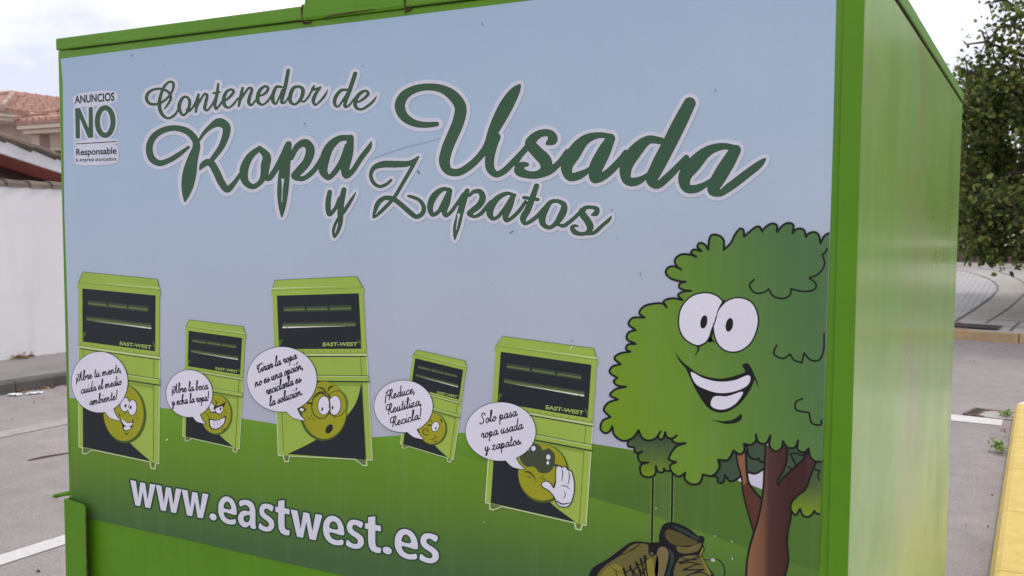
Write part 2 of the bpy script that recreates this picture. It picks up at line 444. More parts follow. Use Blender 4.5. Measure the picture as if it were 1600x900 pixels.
b = MB(); b.tube([(.83, -.0062, 2.0155), (.852, -.0066, 2.0185), (.9, -.0068, 2.0197), (.962, -.0068, 2.0205)], [.0008, .0014, .0016, .0008]); b.build('rust_slot', M_rust, lug)
# guide channel at the lower left
YC = -.021
x0, x1 = .0025, .0815
top = [(x0 + .0, .893), (x0 + .022, .8905)]
P = [(x0, .14), (x0, .9015)] + [(x1 - .012 + .012 * math.sin(a), .885 + .012 * math.cos(a)) for a in (0, .5, 1.0, 1.57)] + [(x1, .14)]
b = MB(); b.prism(P, 'y', YC - .004, YC); ch = par(b.build('guide_channel', M_strip, bevel=.0012))
b = MB(); b.box((x0 + .0005, YC, .14), (x0 + .0035, -.0005, .9005)); b.build('channel_flange', M_strip, ch, bevel=.001)
b = MB(); b.tube([(x1 + .0008 + random.uniform(-.0005, .0008), YC - .002 + random.uniform(-.001, .001), .14 + k * .012) for k in range(62)], [random.uniform(.0012, .0026) for k in range(62)], 5)
b.build('rusty_edge', M_rust, ch)
b = MB(); b.tube([(W0 - .0, .02, .9045), (W0 - .015, .0, .9035), (W0 - .03, -.015, .8995), (W0 - .036, -.02, .899)], [.006, .006, .006, .003], 8)
par(b.build('door_handle', M_green, smooth=True))

# ------------------------------------------------------------------ the printed poster
P_TL, P_TR = (95.5, 92), (1309.5, -60)
sheet = [(95.5, 92), (98.5, 130), (101, 330), (104, 420), (106.5, 500), (109, 622), (112, 720), (113.5, 803), (300, 844), (440, 876.5), (555, 902), (800, 957), (1272, 1064)]
sheet += [(1277, 900), (1281, 820), (1290.5, 560), (1296, 400), (1301.5, 225), (1307, 0), (1309, -57), (1100, -33), (800, 4.5), (600, 29), (400, 53), (200, 78.5)]
SP = [panel(*p) for p in sheet]
Zt, Zb = 2.0, .84
M_blue = grad('print_sky_lit', [(0, (149, 168, 191)), (.3, (157, 176, 196)), (.55, (163, 177, 194)), (.8, (167, 174, 188)), (1, (166, 169, 183))], (.2, 2.0), (.27, 1.15))  # printed gradient whose stops also hold some uneven lighting
a = Art()
vs = [(x, -.0002, z) for x, z in SP] + [(x, -.0009, z) for x, z in SP]; n = len(SP)
tri = tessellate_polygon([[Vector((x, z, 0)) for x, z in SP]])
fs = [[n + i for i in t] for t in tri] + [[i, (i + 1) % n, n + (i + 1) % n, n + i] for i in range(n)]
poster = par(mesh_obj('printed_poster', vs, fs, M_blue))
bm = bmesh.new(); bm.from_mesh(poster.data)
bmesh.ops.reverse_faces(bm, faces=[f for f in bm.faces if f.normal.y > .5]); bm.to_mesh(poster.data); bm.free()
def sub(art, name, label=None):
    return art.build(name, poster, label)

WHITE = ink(201, 199, 212); LILAC = ink(184, 186, 199); DKG = ink(58, 84, 66); BLK = ink(38, 40, 44); TXT = ink(34, 28, 40)
# hill
a = Art()
hill1 = [(109, 621.5), (200, 630.5), (300, 643), (380, 654), (435, 662.6), (520, 674), (583, 683)]
hill2 = [(583, 683), (628, 680), (680, 677), (730, 676), (800, 680), (870, 686), (928, 693.5), (990, 703), (1080, 727), (1157, 749), (1220, 773), (1284.5, 797)]
M_hill = grad('print_hill', [(0, (108, 153, 52)), (.28, (99, 137, 46)), (.55, (93, 126, 47)), (.82, (78, 109, 55)), (1, (70, 97, 61))], (.35, 1.20), (.37, .86))
bottom = [(1281.5, 820), (1277.5, 900), (1272.5, 1065), (800, 958.2), (555, 903), (440, 877.6), (300, 845), (113.4, 804), (112.2, 720)]
a.poly(hill1 + hill2[1:] + bottom, M_hill, 1)
M_band = grad('print_hill_band', [(0, (101, 145, 46)), (.5, (88, 122, 45)), (1, (78, 108, 50))], (1.4, 1.27), (1.45, 1.1))
a.poly([(583, 684)] + hill2[1:] + [(1279, 892), (1233, 878), (1169, 857), (1094, 830), (1011, 802), (921, 776), (820, 745), (740, 716), (660, 694)], M_band, 2)
sub(a, 'hill')
# scuffs, scratches and dirt specks on the sheet
a = Art(); scr = ink(118, 132, 165); lt = ink(214, 214, 224); dk = ink(70, 76, 90)
a.strokes([Z(570, 120, 5, [(60, 640, 3), (200, 590, 7), (330, 548, 9), (470, 515, 8), (605, 478, 5)])], ink(134, 150, 180), 2, step=.4)
mk = [((654, 267), (656, 271), 1.6), ((477, 193), (477.6, 194), 1.4), ((567, 104), (568, 104), 1), ((1118, 142), (1119, 141), 1.5), ((1001, 424), (1002, 432), .5),
      ((798, 364), (803, 361), 1.2), ((207, 86), (208, 88), 1.2), ((956, 327), (957, 329), 1), ((893, 532), (895, 533), 1), ((753, 36), (756, 40), .8), ((965, 372), (965.5, 373), 1)]
a.strokes([[(*p, w), (*q, w)] for p, q, w in mk], dk, 14, step=.35)
rr = random.Random(3)
a.strokes([[(x, y, w), (x + w * .6, y + rr.uniform(-1, 1), w)] for x, y, w in [(rr.uniform(110, 1290), rr.uniform(60, 680), rr.uniform(.35, .8)) for _ in range(90)]], ink(112, 122, 142), 2.5, step=.3)
a.strokes([[(262, 687, 1.4), (264, 686, 1.4)], [(893, 546, 1), (895, 541, 1.4)], [(757, 815, .8), (758, 816, .8)], [(1144, 843, .5), (1145, 846, .8)], [(1145, 870, .9), (1145.3, 873, 1.1)], [(1118, 836, 1), (1118.5, 837, 1.2)], [(1026, 793, 1.4), (1027, 793.5, 1.2)]], lt, 24, step=.3)
sub(a, 'scuff_marks')

def zz(ox, oy, s): return lambda *p: Z(ox, oy, s, p)
# lettering of the heading ------------------------------------------------
z1 = lambda *p: Z(220, 90, 7.5, p); z2 = lambda *p: Z(400, 90, 7.5, p); z3 = lambda *p: Z(220, 170, 5.625, p); z4 = lambda *p: Z(400, 190, 4.737, p)
z5 = lambda *p: Z(570, 120, 5, p); z6 = lambda *p: Z(800, 140, 3.81, p); z7 = lambda *p: Z(570, 240, 6, p); z8 = lambda *p: Z(760, 270, 7.273, p)
T1 = [z1((288,598,16),(330,540,26),(360,470,32),(325,400,30),(240,368,28),(150,378,28),(92,420,36),(74,480,38),(110,538,34),(200,545,28),(290,500,28),(355,430,26),(390,350,30),(385,298,32),(350,283,24),(290,330,30),(245,430,36),(225,530,42),(235,620,42),(275,685,36),(330,712,26),(390,685,30),(435,630,24),(475,540,20)),
      z1((560,468,24),(515,462,30),(466,530,42),(460,610,42),(505,676,26),(555,630,30),(577,560,36),(577,500,34),(555,466,26)), z1((545,610,26),(575,628,24),(605,600,24),(640,545,26),(680,440,24)),
      z1((683,436,30),(665,540,38),(652,638,26)), z1((658,600,16),(700,510,26),(760,425,26),(784,440,32),(765,540,38),(758,600,38),(784,620,24),(830,570,24),(880,480,22)),
      z1((915,310,26),(898,440,38),(875,550,40),(888,604,26),(930,560,26),(965,505,22)), z1((856,418,22),(935,406,22)),
      z1((950,530,20),(1000,503,24),(1065,445,32),(1095,395,32),(1070,374,26),(1015,400,34),(980,480,44),(990,560,40),(1035,588,24),(1090,550,26),(1145,480,22)),
      z1((1200,358,30),(1178,460,38),(1155,568,26)), z1((1165,520,16),(1215,435,26),(1280,355,26),(1308,370,32),(1280,470,40),(1275,535,40),(1300,560,24),(1350,505,24),(1395,445,22)),
      z2((40,450,20),(80,440,26),(130,405,32),(148,360,32),(120,337,28),(62,372,38),(28,450,44),(36,525,42),(80,553,24),(140,515,26),(190,440,22)),
      z2((310,345,24),(250,345,34),(208,430,42),(207,515,40),(235,545,24),(275,480,24),(315,380,24)), z2((385,150,40),(352,330,44),(316,470,42),(312,530,34),(345,525,24),(400,445,22)),
      z2((505,337,28),(450,355,40),(410,440,46),(412,520,40),(455,550,26),(515,510,34),(553,430,46),(552,365,40),(505,337,28)), z2((530,505,24),(565,518,22),(620,460,24),(670,370,22)),
      z2((688,334,22),(668,375,36),(700,372,30),(765,350,22)), z2((760,355,22),(705,430,38),(678,510,42),(700,556,24),(760,510,26),(820,435,26),(850,372,4)),
      z2((1080,378,26),(1005,385,36),(938,470,44),(930,545,38),(962,578,22),(1015,515,24),(1075,420,24)), z2((1170,190,48),(1105,380,50),(1054,520,44),(1052,575,34),(1085,570,24),(1160,480,22)),
      z2((1160,530,20),(1215,515,26),(1285,470,32),(1322,420,34),(1300,392,28),(1230,418,40),(1170,510,46),(1180,585,38),(1235,608,28),(1320,565,32),(1390,500,26),(1422,445,5))]
T2 = [z3((425,338,24),(340,402,42),(250,455,46),(170,478,52),(105,440,60),(80,350,60),(112,255,56),(200,190,52),(310,170,50),(415,200,58),(482,270,60),(495,330,66),(462,440,92),(435,560,120),(418,660,110),(405,740,70),(394,808,20)),
      z3((520,275,22),(560,215,32),(620,158,46),(695,120,76),(755,155,72),(757,215,66),(715,330,54),(635,443,44)), z3((524,536,12),(545,500,46),(590,470,58),(625,482,62),(670,555,64),(715,650,64),(765,708,58),(820,660,42),(880,575,32)),
      z3((1050,348,44),(965,420,62),(912,540,76),(925,640,62),(990,684,46),(1060,640,46),(1092,570,68),(1100,500,80),(1112,420,72),(1050,348,44)),
      z4((60,400,34),(95,422,40),(140,370,42),(185,290,42),(235,180,40)), z4((245,170,48),(232,260,60),(212,400,84),(202,530,80),(198,630,52),(196,700,14)),
      z4((265,270,34),(310,185,46),(370,158,58),(405,200,66),(385,290,62),(320,370,60),(288,405,46),(345,423,36),(410,385,38),(470,310,36),(500,250,30)),
      z4((705,122,42),(625,125,46),(548,190,66),(508,295,72),(503,370,62),(540,414,38),(590,370,40),(640,290,40),(680,180,40)), z4((705,120,46),(692,230,64),(664,340,66),(672,400,46),(715,370,38),(785,265,38),(845,185,32),(858,148,6)),
      ]
T3 = [z5((565,370,38),(480,376,46),(390,362,56),(310,310,70),(278,230,80),(310,150,72),(400,96,58),(500,80,54),(610,97,64),(700,155,84),(752,240,92),(735,350,92),(690,460,90),(645,570,88),(627,670,84),(655,733,64),(730,748,58),(820,700,56),(900,625,56),(960,540,60),(1010,420,84),(1070,300,106),(1130,190,102),(1185,105,66),(1213,68,22)),
      z5((1035,470,60),(1000,550,72),(980,640,72),(985,718,66),(1030,762,50),(1090,738,50),(1170,660,48),(1250,575,46),(1290,520,40)),
      z6((20,440,34),(60,380,34),(110,325,36)), z6((215,320,24),(245,298,58),(230,262,44),(165,265,46),(112,320,64),(150,370,70),(200,425,76),(205,475,66),(160,505,48),(90,505,46),(45,480,60),(62,450,40),(92,446,24)),
      z6((130,514,20),(215,492,42),(285,435,36),(330,370,30)),
      z6((595,280,32),(520,272,36),(440,298,58),(370,380,84),(328,460,70),(345,518,50),(400,512,48),(490,450,20),(535,350,22),(575,288,28)), z6((590,292,54),(545,380,80),(500,475,80),(497,530,56),(555,510,48),(640,430,42),(680,375,34)),
      z6((890,305,40),(815,300,52),(730,375,82),(680,465,74),(688,540,54),(740,548,50),(828,490,20),(880,380,20),(905,320,28)), z6((1060,82,72),(1000,200,84),(930,340,84),(868,460,82),(835,540,68),(865,568,48),(930,520,46),(990,460,40),(1040,405,34)),
      z6((1340,350,34),(1260,338,40),(1170,365,60),(1085,445,86),(1030,520,76),(1040,585,54),(1100,590,48),(1208,520,20),(1270,410,22),(1315,352,28)), z6((1334,360,62),(1285,440,82),(1225,540,82),(1198,600,62),(1235,617,42),(1300,578,50),(1400,502,50),(1478,442,40),(1507,415,16))]
T4 = [z4((550,522,34),(538,600,40),(547,685,34),(590,645,28),(625,570,34)), z4((655,505,38),(640,580,42),(628,680,42),(632,730,34),(615,800,28),(584,856,14),(578,805,22),(600,740,22),(655,665,28),(710,580,24),(742,525,8)),
      z7((252,250,26),(200,292,30),(140,308,30),(85,270,34),(62,200,34),(90,135,44),(170,102,62),(300,100,62),(420,92,50),(480,55,28),(508,32,20)),
      z7((490,52,32),(430,160,36),(360,280,34),(285,405,34),(240,460,34),(160,540,34),(88,600,16),(84,596,14),(100,540,34),(132,462,46),(190,417,42),(270,425,46),(350,482,46),(430,552,48),(490,592,42),(545,560,44),(558,500,40),(520,440,34),(460,410,30),(414,398,24)),
      z7((800,338,34),(735,335,42),(655,400,64),(617,500,56),(640,573,40),(695,545,38),(745,450,36),(790,355,30)), z7((805,348,42),(780,450,54),(750,545,52),(765,583,34),(805,555,34),(870,470,34),(930,380,34)),
      z7((965,348,44),(935,430,58),(898,560,62),(868,680,64),(854,750,42),(848,806,12)), z7((985,395,26),(1025,358,36),(1085,358,48),(1110,410,60),(1080,480,60),(1015,535,54),(982,562,44),(1030,590,30),(1090,565,38),(1150,495,36),(1185,450,30)),
      z8((330,255,34),(240,235,42),(130,290,66),(60,390,80),(45,470,72),(80,523,44),(135,500,42),(200,420,38),(290,280,36)), z8((315,260,46),(272,380,68),(222,495,68),(232,543,40),(285,520,42),(380,430,44),(450,330,38)),
      z8((575,150,60),(530,280,66),(475,420,76),(422,520,70),(440,578,38),(505,552,46),(590,485,46),(650,410,38)), z8((432,282,38),(590,304,38)),
      z8((820,320,42),(745,328,48),(685,400,70),(640,500,84),(652,585,62),(722,622,46),(795,575,56),(848,500,80),(885,420,80),(885,360,62),(820,320,42)), z8((820,592,30),(880,602,46),(945,562,44),(1050,468,42),(1085,415,36)),
      z8((1205,478,24),(1250,460,62),(1262,412,52),(1200,392,40),(1125,400,48),(1095,460,74),(1150,540,80),(1185,620,76),(1150,680,48),(1080,695,44),(1005,670,58),(978,622,44),(1010,602,34),(1045,606,20)), z8((1150,700,24),(1230,680,42),(1330,592,42),(1400,532,38),(1425,490,10))]
for i, (T, nm, lb) in enumerate(((T1, 'heading_lettering', 'script words Contenedor de'), (T2, 'heading_lettering', 'script word Ropa'), (T3, 'heading_lettering', 'script word Usada'), (T4, 'heading_lettering', 'script words y Zapatos'))):
    S = [cr(q) if len(q) > 2 else q for q in T]; g = 5.0 if i in (0, 3) else 6.0
    sd = sdf(S, .6, g + 1.5); a = Art()
    a.raw(contour(sd, g), LILAC, 3 + i * .5); a.raw(contour(sd, .8), ink(206, 202, 210), 6); a.raw(contour(sd, .15), ink(44, 62, 50), 6.6)
    a.raw(contour(sd, -.55), DKG, 7.4)
    if i == 1: a.poly(z4((194,422),(214,424),(203,500),(199,598),(194,596),(197,500)), LILAC, 8.2)
    if i == 3: a.poly(z7((876,558),(900,568),(882,630),(866,715),(859,712),(872,620)), LILAC, 8.2)
    sub(a, nm, lb)

# small notice at the upper left
a = Art()
for q in ([(116.5,150),(177,142),(183,145),(184,158),(120,166),(116,162)], [(117,222.5),(119,221),(182,217),(185,219),(185,223.5),(182,225.5),(120,229),(117,228)],
          [(117,233),(119,230),(181,226.5),(185.5,231),(185.5,251),(183,254.5),(120,257),(117.5,253)]):
    a.poly(cr(q, True, 4), LILAC, 3 + .3 * len(a.f) ** .2)
text(a, 'ANUNCIOS', (118.2, 161.5), (179.5, 157), (117.8, 149.5), (179.3, 144), ink(42, 52, 50), 5, .73, .028, spacing=1.02)
zN = zz(0, 130, 4.5)
a.fill(zN((532,177),(566,175),(628,318),(628,170),(656,168),(660,383),(624,385),(565,246),(567,388),(537,390)), LILAC, 4.3, .5, 3)
oo = Z(0, 130, 4.5, ell(744, 270, 55, 97)); a.line(oo + [oo[0]], 14.5, LILAC, 4.4, .4)
a.fill(zN((532,177),(566,175),(628,318),(628,170),(656,168),(660,383),(624,385),(565,246),(567,388),(537,390)), DKG, 5, .5)
oo = Z(0, 130, 4.5, ell(744, 270, 55, 97)); a.line(oo + [oo[0]], 8.2, DKG, 5, .4)
a.line([(119.3, 225), (182.7, 221.2)], 1.3, BLK, 5, .3)
text(a, 'Responsable', (120.2, 242.6), (182.7, 240.2), (120, 232.4), (182.6, 229.6), ink(42, 52, 50), 5, .73, .024)
text(a, 'la empresa anunciadora', (119.6, 252.7), (182.8, 250.8), (119.6, 246.4), (182.8, 244.6), ink(52, 60, 60), 5, .73, .014)
sub(a, 'notice_lettering', 'small notice ANUNCIOS NO Responsable la empresa anunciadora')
# web address
a = Art()
GW = {'w': [[(0,1),(.21,1),(.315,.28),(.40,.98),(.585,.98),(.69,.28),(.79,1),(1,1),(.79,0),(.60,0),(.495,.66),(.385,0),(.20,0)]],
 'e': [[(.97,.09),(.93,.03),(.72,-.02),(.5,-.03),(.22,.06),(.04,.27),(0,.5),(.05,.76),(.24,.98),(.5,1.05),(.78,.97),(.95,.76),(1,.55),(.99,.4),(.29,.4),(.38,.22),(.58,.15),(.78,.17),(.93,.21)], [(.29,.58),(.71,.58),(.66,.78),(.51,.86),(.36,.79)]],
 'a': [[(1,0),(.73,0),(.69,.10),(.5,0),(.32,-.03),(.1,.06),(0,.27),(.08,.47),(.3,.61),(.67,.64),(.64,.77),(.5,.85),(.32,.84),(.12,.76),(.07,.94),(.3,1.03),(.56,1.05),(.82,.98),(.95,.8),(.98,.6),(.98,.2)], [(.67,.48),(.45,.45),(.31,.36),(.31,.25),(.42,.17),(.58,.2),(.67,.32)]],
 's': [[(.0,.05),(.2,-.01),(.5,-.03),(.82,.05),(.99,.22),(.96,.42),(.72,.56),(.45,.64),(.34,.72),(.38,.83),(.55,.87),(.86,.8),(.94,.99),(.75,1.04),(.5,1.05),(.2,.98),(.05,.8),(.08,.6),(.25,.48),(.5,.4),(.66,.31),(.65,.19),(.48,.14),(.28,.16),(.06,.24)]],
 't': [[(.2,1.0),(.2,1.24),(.64,1.32),(.64,1.0),(1,1.0),(1,.8),(.64,.8),(.64,.36),(.68,.22),(.82,.17),(1,.19),(1,.0),(.7,-.03),(.4,.02),(.25,.16),(.2,.36),(.2,.8),(0,.8),(0,1.0)]],
 '.': [[(.5 + .5 * math.cos(k * .52), .135 + .135 * math.sin(k * .52)) for k in range(12)]]}
WX = [('w',204.7,243.7),('w',244.5,284.2),('w',285,326.3),('.',328.3,339.2),('e',342,370.3),('a',373,400.3),('s',405.3,429.2),('t',431.3,453),('w',455.3,504.2),('e',505.8,538.3),('s',541.7,569.2),('t',571.3,595.8),('.',598.7,613),('e',617.7,653.3),('s',656.7,686.3)]
FA = None; fields = []
for (ch_, xa, xb) in WX:
    loops = []
    for L in GW[ch_]:
        if ch_ in 'eas': L = cr(L, True, 4)
        q = []
        for (u, v_) in L:
            xx = xa + (xb - xa) * u; yb_ = 788 + (xx - 207) * .194; yt_ = 750 + (xx - 204.7) * .1828; q.append((xx, yb_ + (yt_ - yb_) * v_))
        loops.append(q)
    sdx = sdf([[tuple(p) + (.001,) for p in q + [q[0]]] for q in loops], .4, 4)
    F_ = sdx[0]; sg = np.ones(F_.shape)
    for q in loops: sg = sg * np.where(fill_field(q, (np.abs(F_) + 1e-6,) + sdx[1:])[0] < 0, -1, 1)
    fields.append((F_ * sg,) + sdx[1:])
for k, f_ in enumerate(fields):
    a.raw(contour(f_, 3.0), ink(58, 86, 54), 3 + .12 * (k % 2)); a.raw(contour(f_, 1.9), ink(42, 66, 52), 3.6 + .12 * (k % 2)); a.raw(contour(f_, .15), ink(196, 195, 208), 5)
sub(a, 'web_lettering', 'white web address www.eastwest.es')

# the five printed containers --------------------------------------------------
YG = ink(143, 166, 74); YG2 = ink(124, 148, 62); YG3 = ink(176, 190, 130); OUT = ink(196, 204, 178); DK1 = ink(40, 44, 48); OLV = ink(142, 142, 40); RIM = ink(72, 86, 44); MIDG = ink(72, 92, 52)
BINS = [ # lid back L,R ; lid front L,R ; bottom L,R ; mirrored ; brand quad
 ((130.8,424.8),(247,436),(123.7,441.7),(250.8,453.5),(125,697.8),(249,724), 0, ((188.6,538.6),(237.6,545),(189.4,533.2),(238,539.4))),
 ((296.6,499.5),(381.5,510.2),(291.7,510.5),(384.6,522.8),(287,681.3),(374.7,700.8), 0, ((338.5,577),(372.4,582),(338.5,573),(373.6,578.3))),
 ((430.6,437.8),(558.2,431.6),(426.6,453.8),(568.4,449.3),(436.5,711),(582.3,718), 1, ((505.8,540.5),(559,540),(506.5,534.6),(560.4,534.3))),
 ((652.8,546.6),(727.8,563.5),(646.5,554),(729.5,574),(626.9,692.9),(709.2,717.6), 0, ((684.5,614.2),(715,621),(685,610.6),(716,617.8))),
 ((786.3,525.3),(928.5,544),(776.2,540.4),(933.3,562.6),(760,784.4),(916,820), 0, ((853.8,638.5),(912,647.4),(854.7,632.6),(913,641.5)))]
def draw_bin(a, B):
    lbl, lbr, ftl, ftr, btl, btr, mir, eq = B
    ftl, ftr, btl, btr = map(np.array, (ftl, ftr, btl, btr))
    def U(u, v):
        p = (ftl * (1 - u) + ftr * u) * v + (btl * (1 - u) + btr * u) * (1 - v); return tuple(p)
    def Q(u0, v0, u1, v1): return [U(u0, v0), U(u1, v0), U(u1, v1), U(u0, v1)]
    s = np.hypot(*(ftr - ftl)) / 130
    # pale cut-out line round the silhouette incl. feet
    sil = [lbl, lbr, tuple(ftr), U(1.0, .6), tuple(btr), U(.965, .0), U(.955, -.035), U(.905, -.035), U(.89, .0), U(.16, .0), U(.08, -.035), U(.045, -.035), U(.045, 0), tuple(btl), U(-.0, .6), tuple(ftl)] if not mir else \
          [lbl, lbr, tuple(ftr), U(1.0, .6), tuple(btr), U(.94, .0), U(.94, -.035), U(.905, -.035), U(.82, .0), U(.11, .0), U(.1, -.035), U(.065, -.035), U(.05, 0), tuple(btl), U(-.0, .6), tuple(ftl)]
    low = sil[3:15]
    a.line(low, 2.0 * max(s, .8), OUT, 9)
    a.poly(sil, YG, 10)
    a.line([lbl, lbr, tuple(ftr)], .7, RIM, 10.5); a.line([lbl, tuple(ftl)], .7, RIM, 10.5)
    # lid: front lip
    a.poly([U(-.01, 1.0), U(1.01, 1.0), U(1.01, .966), U(-.01, .966)], YG, 11)
    a.line([U(-.01, 1.0), U(1.01, 1.0)], .5, RIM, 11.5)
    hl = [U(.0, 1.012), U(.3, 1.012), U(1.0, 1.012)] if not mir else [U(1, 1.012), U(.7, 1.012), U(0, 1.012)]
    a.raw(contour(sdf([[(*hl[0], .1), (*hl[1], .6), (*hl[2], 2.2 * s)]], .4, .5), 0), YG3, 12)
    # mouth
    a.poly(Q(.05, .968, .95, .645), DK1, 12.5)
    a.poly([U(.05, .645), U(.05, .70), U(.10, .705)], MIDG, 13); a.poly([U(.95, .645), U(.95, .69), U(.91, .70)], MIDG, 13)
    M_sh = ink(62, 72, 56)
    for u0, u1 in (((.12, .35), (.37, .60), (.62, .86)) if 1 else ()):
        a.poly(Q(u0, .90 - .0, u1, .882), M_sh, 13); a.poly(Q(u0, .886, u1, .876), ink(94, 108, 70), 13.4)
    a.poly(Q(.12, .878, .86, .868), ink(60, 72, 52), 13.2)
    a.poly(Q(.10, .803, .90, .79), M_sh, 13); a.poly(Q(.10, .792, .90, .777), ink(90, 104, 66), 13.4)
    h2 = [U(.14, .777), U(.5, .777), U(.84, .775)] if not mir else [U(.86, .777), U(.5, .777), U(.16, .775)]
    a.raw(contour(sdf([[(*h2[0], .1), (*h2[1], .9 * s), (*h2[2], 1.9 * s)]], .3, .5), 0), ink(206, 210, 196), 14)
    h3 = [U(.86, .775), U(.895, .775)] if not mir else [U(.105, .775), U(.14, .775)]
    a.line(h3, 1.9 * s, ink(206, 210, 196), 14, .3)
    text(a, 'EAST-WEST', *eq, ink(150, 170, 92), 14.5, .73, .03)
    # rivet row and ridge
    a.strokes([[(*U(.02 + .96 * k / 13, .628), 1.2 * s), (*U(.023 + .96 * k / 13, .628), 1.2 * s)] for k in range(14)], RIM, 12, step=.3)
    a.poly(Q(-.01, .616, 1.01, .604), YG3, 12); a.line([U(.02, .6), U(1.0, .6)], 1.3 * s, DK1, 12.4, .35)
    a.line([U(-.01, .618), U(1.0, .62)], .5, RIM, 12.6, .35)
    a.line([U(.055, .6), U(.055, .03)], .6, RIM, 12.2, .35); a.line([U(.935, .6), U(.935, .01)], .7, RIM, 12.2, .35)
    # belt
    a.poly(Q(-.0, .488, 1.012, .455), YG, 15); a.line([U(0, .488), U(1.012, .488)], 1.0 * s, RIM, 15.4, .35)
    a.line([U(0.01, .483), U(1.0, .483)], 1.3 * s, YG3, 15.8, .35); a.line([U(0.02, .453), U(1.012, .453)], 1.7 * s, DK1, 15.6, .35)
    a.poly(Q(.06, .449, .93, .428), YG2, 13)
    # dark sweep
    if not mir:
        arc = cr([U(.05, .47), U(.2, .36), U(.42, .2), U(.66, .08), U(.9, .004)], n=8)
        a.poly(arc + [U(.05, .004)], DK1, 13.5)
        a.poly([U(.05, 0), U(.15, 0), U(.09, -.03), U(.05, -.03)], ink(96, 108, 70), 11); a.poly([U(.905, 0), U(.955, 0), U(.94, -.03), U(.915, -.03)], ink(96, 108, 70), 11)
    else:
        arc = cr([U(.1, .01), U(.4, .1), U(.66, .2), U(.85, .32), U(.93, .44)], n=8)
        a.poly(arc + [U(.935, .0)], DK1, 13.5)
        a.poly([U(.93, 0), U(.83, 0), U(.89, -.03), U(.93, -.03)], ink(96, 108, 70), 11); a.poly([U(.06, 0), U(.11, 0), U(.1, -.03), U(.07, -.03)], ink(96, 108, 70), 11)
def zz(ox, oy, s): return lambda *p: Z(ox, oy, s, p)
def eye(a, pts, w, l=19, closed=True):
    e = cr(pts, closed, 6); a.poly(e, WHITE, l); a.line(e + [e[0]], w, DK1, l + .5, .3)
def pup(a, cx, cy, rx, ry, rot=.15, l=20.5): a.poly(ell(cx, cy, rx, ry, rot, 16), DK1, l)
def st(a, z, *ss, l=19.6, mat=None): a.strokes([z(*s) for s in ss], mat or ink(58, 62, 34), l, step=.3)
def face1(a):
    z = zz(105, 540, 4.5)
    a.poly(Z(105, 540, 4.5, ell(414, 480, 148, 205, -.05)), RIM, 16.5); a.poly(Z(105, 540, 4.5, ell(404, 472, 141, 197, -.05)), OLV, 17.2)
    for c in ((414, 413, 31, 48), (466, 434, 29, 52)):
        e = Z(105, 540, 4.5, ell(*c, .05)); a.poly(Z(105, 540, 4.5, ell(c[0], c[1], c[2] + 5, c[3] + 5, .05)), DK1, 18); a.poly(e, WHITE, 18.6)
    for p in ((419, 421), (455, 433)): x, y = Z(105, 540, 4.5, [p])[0]; pup(a, x, y, 1.5, 2.9)
    a.poly(cr(z((378,508),(392,520),(430,538),(462,535),(472,520),(474,545),(462,575),(435,598),(405,594),(396,565)), n=4), DK1, 19.2)
    a.poly(cr(z((390,515),(430,542),(470,542),(462,558),(430,565),(405,550)), True, 4), WHITE, 20); a.poly(cr(z((408,572),(435,566),(456,572),(440,590),(412,590)), True, 4), WHITE, 20)
    st(a, z, [(372,470,4),(380,495,6)], [(470,520,6),(468,532,8)], [(412,612,3),(425,620,10),(442,612,3)], [(418,470,6),(408,478,4)], [(484,502,5),(486,503,5)], [(504,508,8),(508,511,5)], [(496,488,4),(498,490,4)])
def face2(a):
    z = zz(255, 570, 6); E = lambda *q: Z(255, 570, 6, ell(*q))
    a.poly(E(510, 465, 148, 190, .03), RIM, 16.5); a.poly(E(505, 460, 140, 182, .03), OLV, 17.2)
    a.poly(cr(z((435,380),(460,345),(500,380),(560,375),(600,340),(575,400),(560,450),(530,462),(500,440),(470,445),(445,420)), True, 4), DK1, 18)
    a.poly(cr(z((442,380),(460,352),(495,400),(498,430),(470,438),(450,415)), True, 4), WHITE, 18.8); a.poly(cr(z((505,410),(540,392),(568,388),(562,435),(535,455),(508,440)), True, 4), WHITE, 18.8)
    for p in ((490, 405), (550, 410)): x, y = z(p)[0]; pup(a, x, y, 1.3, 2.6)
    a.poly(cr(z((440,500),(500,515),(570,490),(590,475),(598,495),(585,550),(540,595),(490,605),(455,590)), True, 4), DK1, 19.2)
    a.poly(cr(z((452,515),(500,522),(575,497),(588,490),(578,545),(538,585),(492,596),(462,580)), True, 4), WHITE, 20)
    st(a, z, [(485,520,3),(492,590,3)], [(515,518,3),(525,585,3)], [(540,510,3),(552,565,3)], l=20.6)
    st(a, z, [(495,330,4),(510,345,10),(505,375,6)], [(600,345,8),(540,380,9),(500,385,6)], [(440,455,3),(500,445,7),(540,470,3)], [(415,450,4),(440,490,6)], [(435,565,4),(450,575,7)], [(580,470,6),(600,490,8)], [(555,615,3),(585,600,8),(592,588,3)], [(590,425,5),(600,428,5)], [(605,450,6),(610,448,6)], [(583,440,5),(586,442,5)])
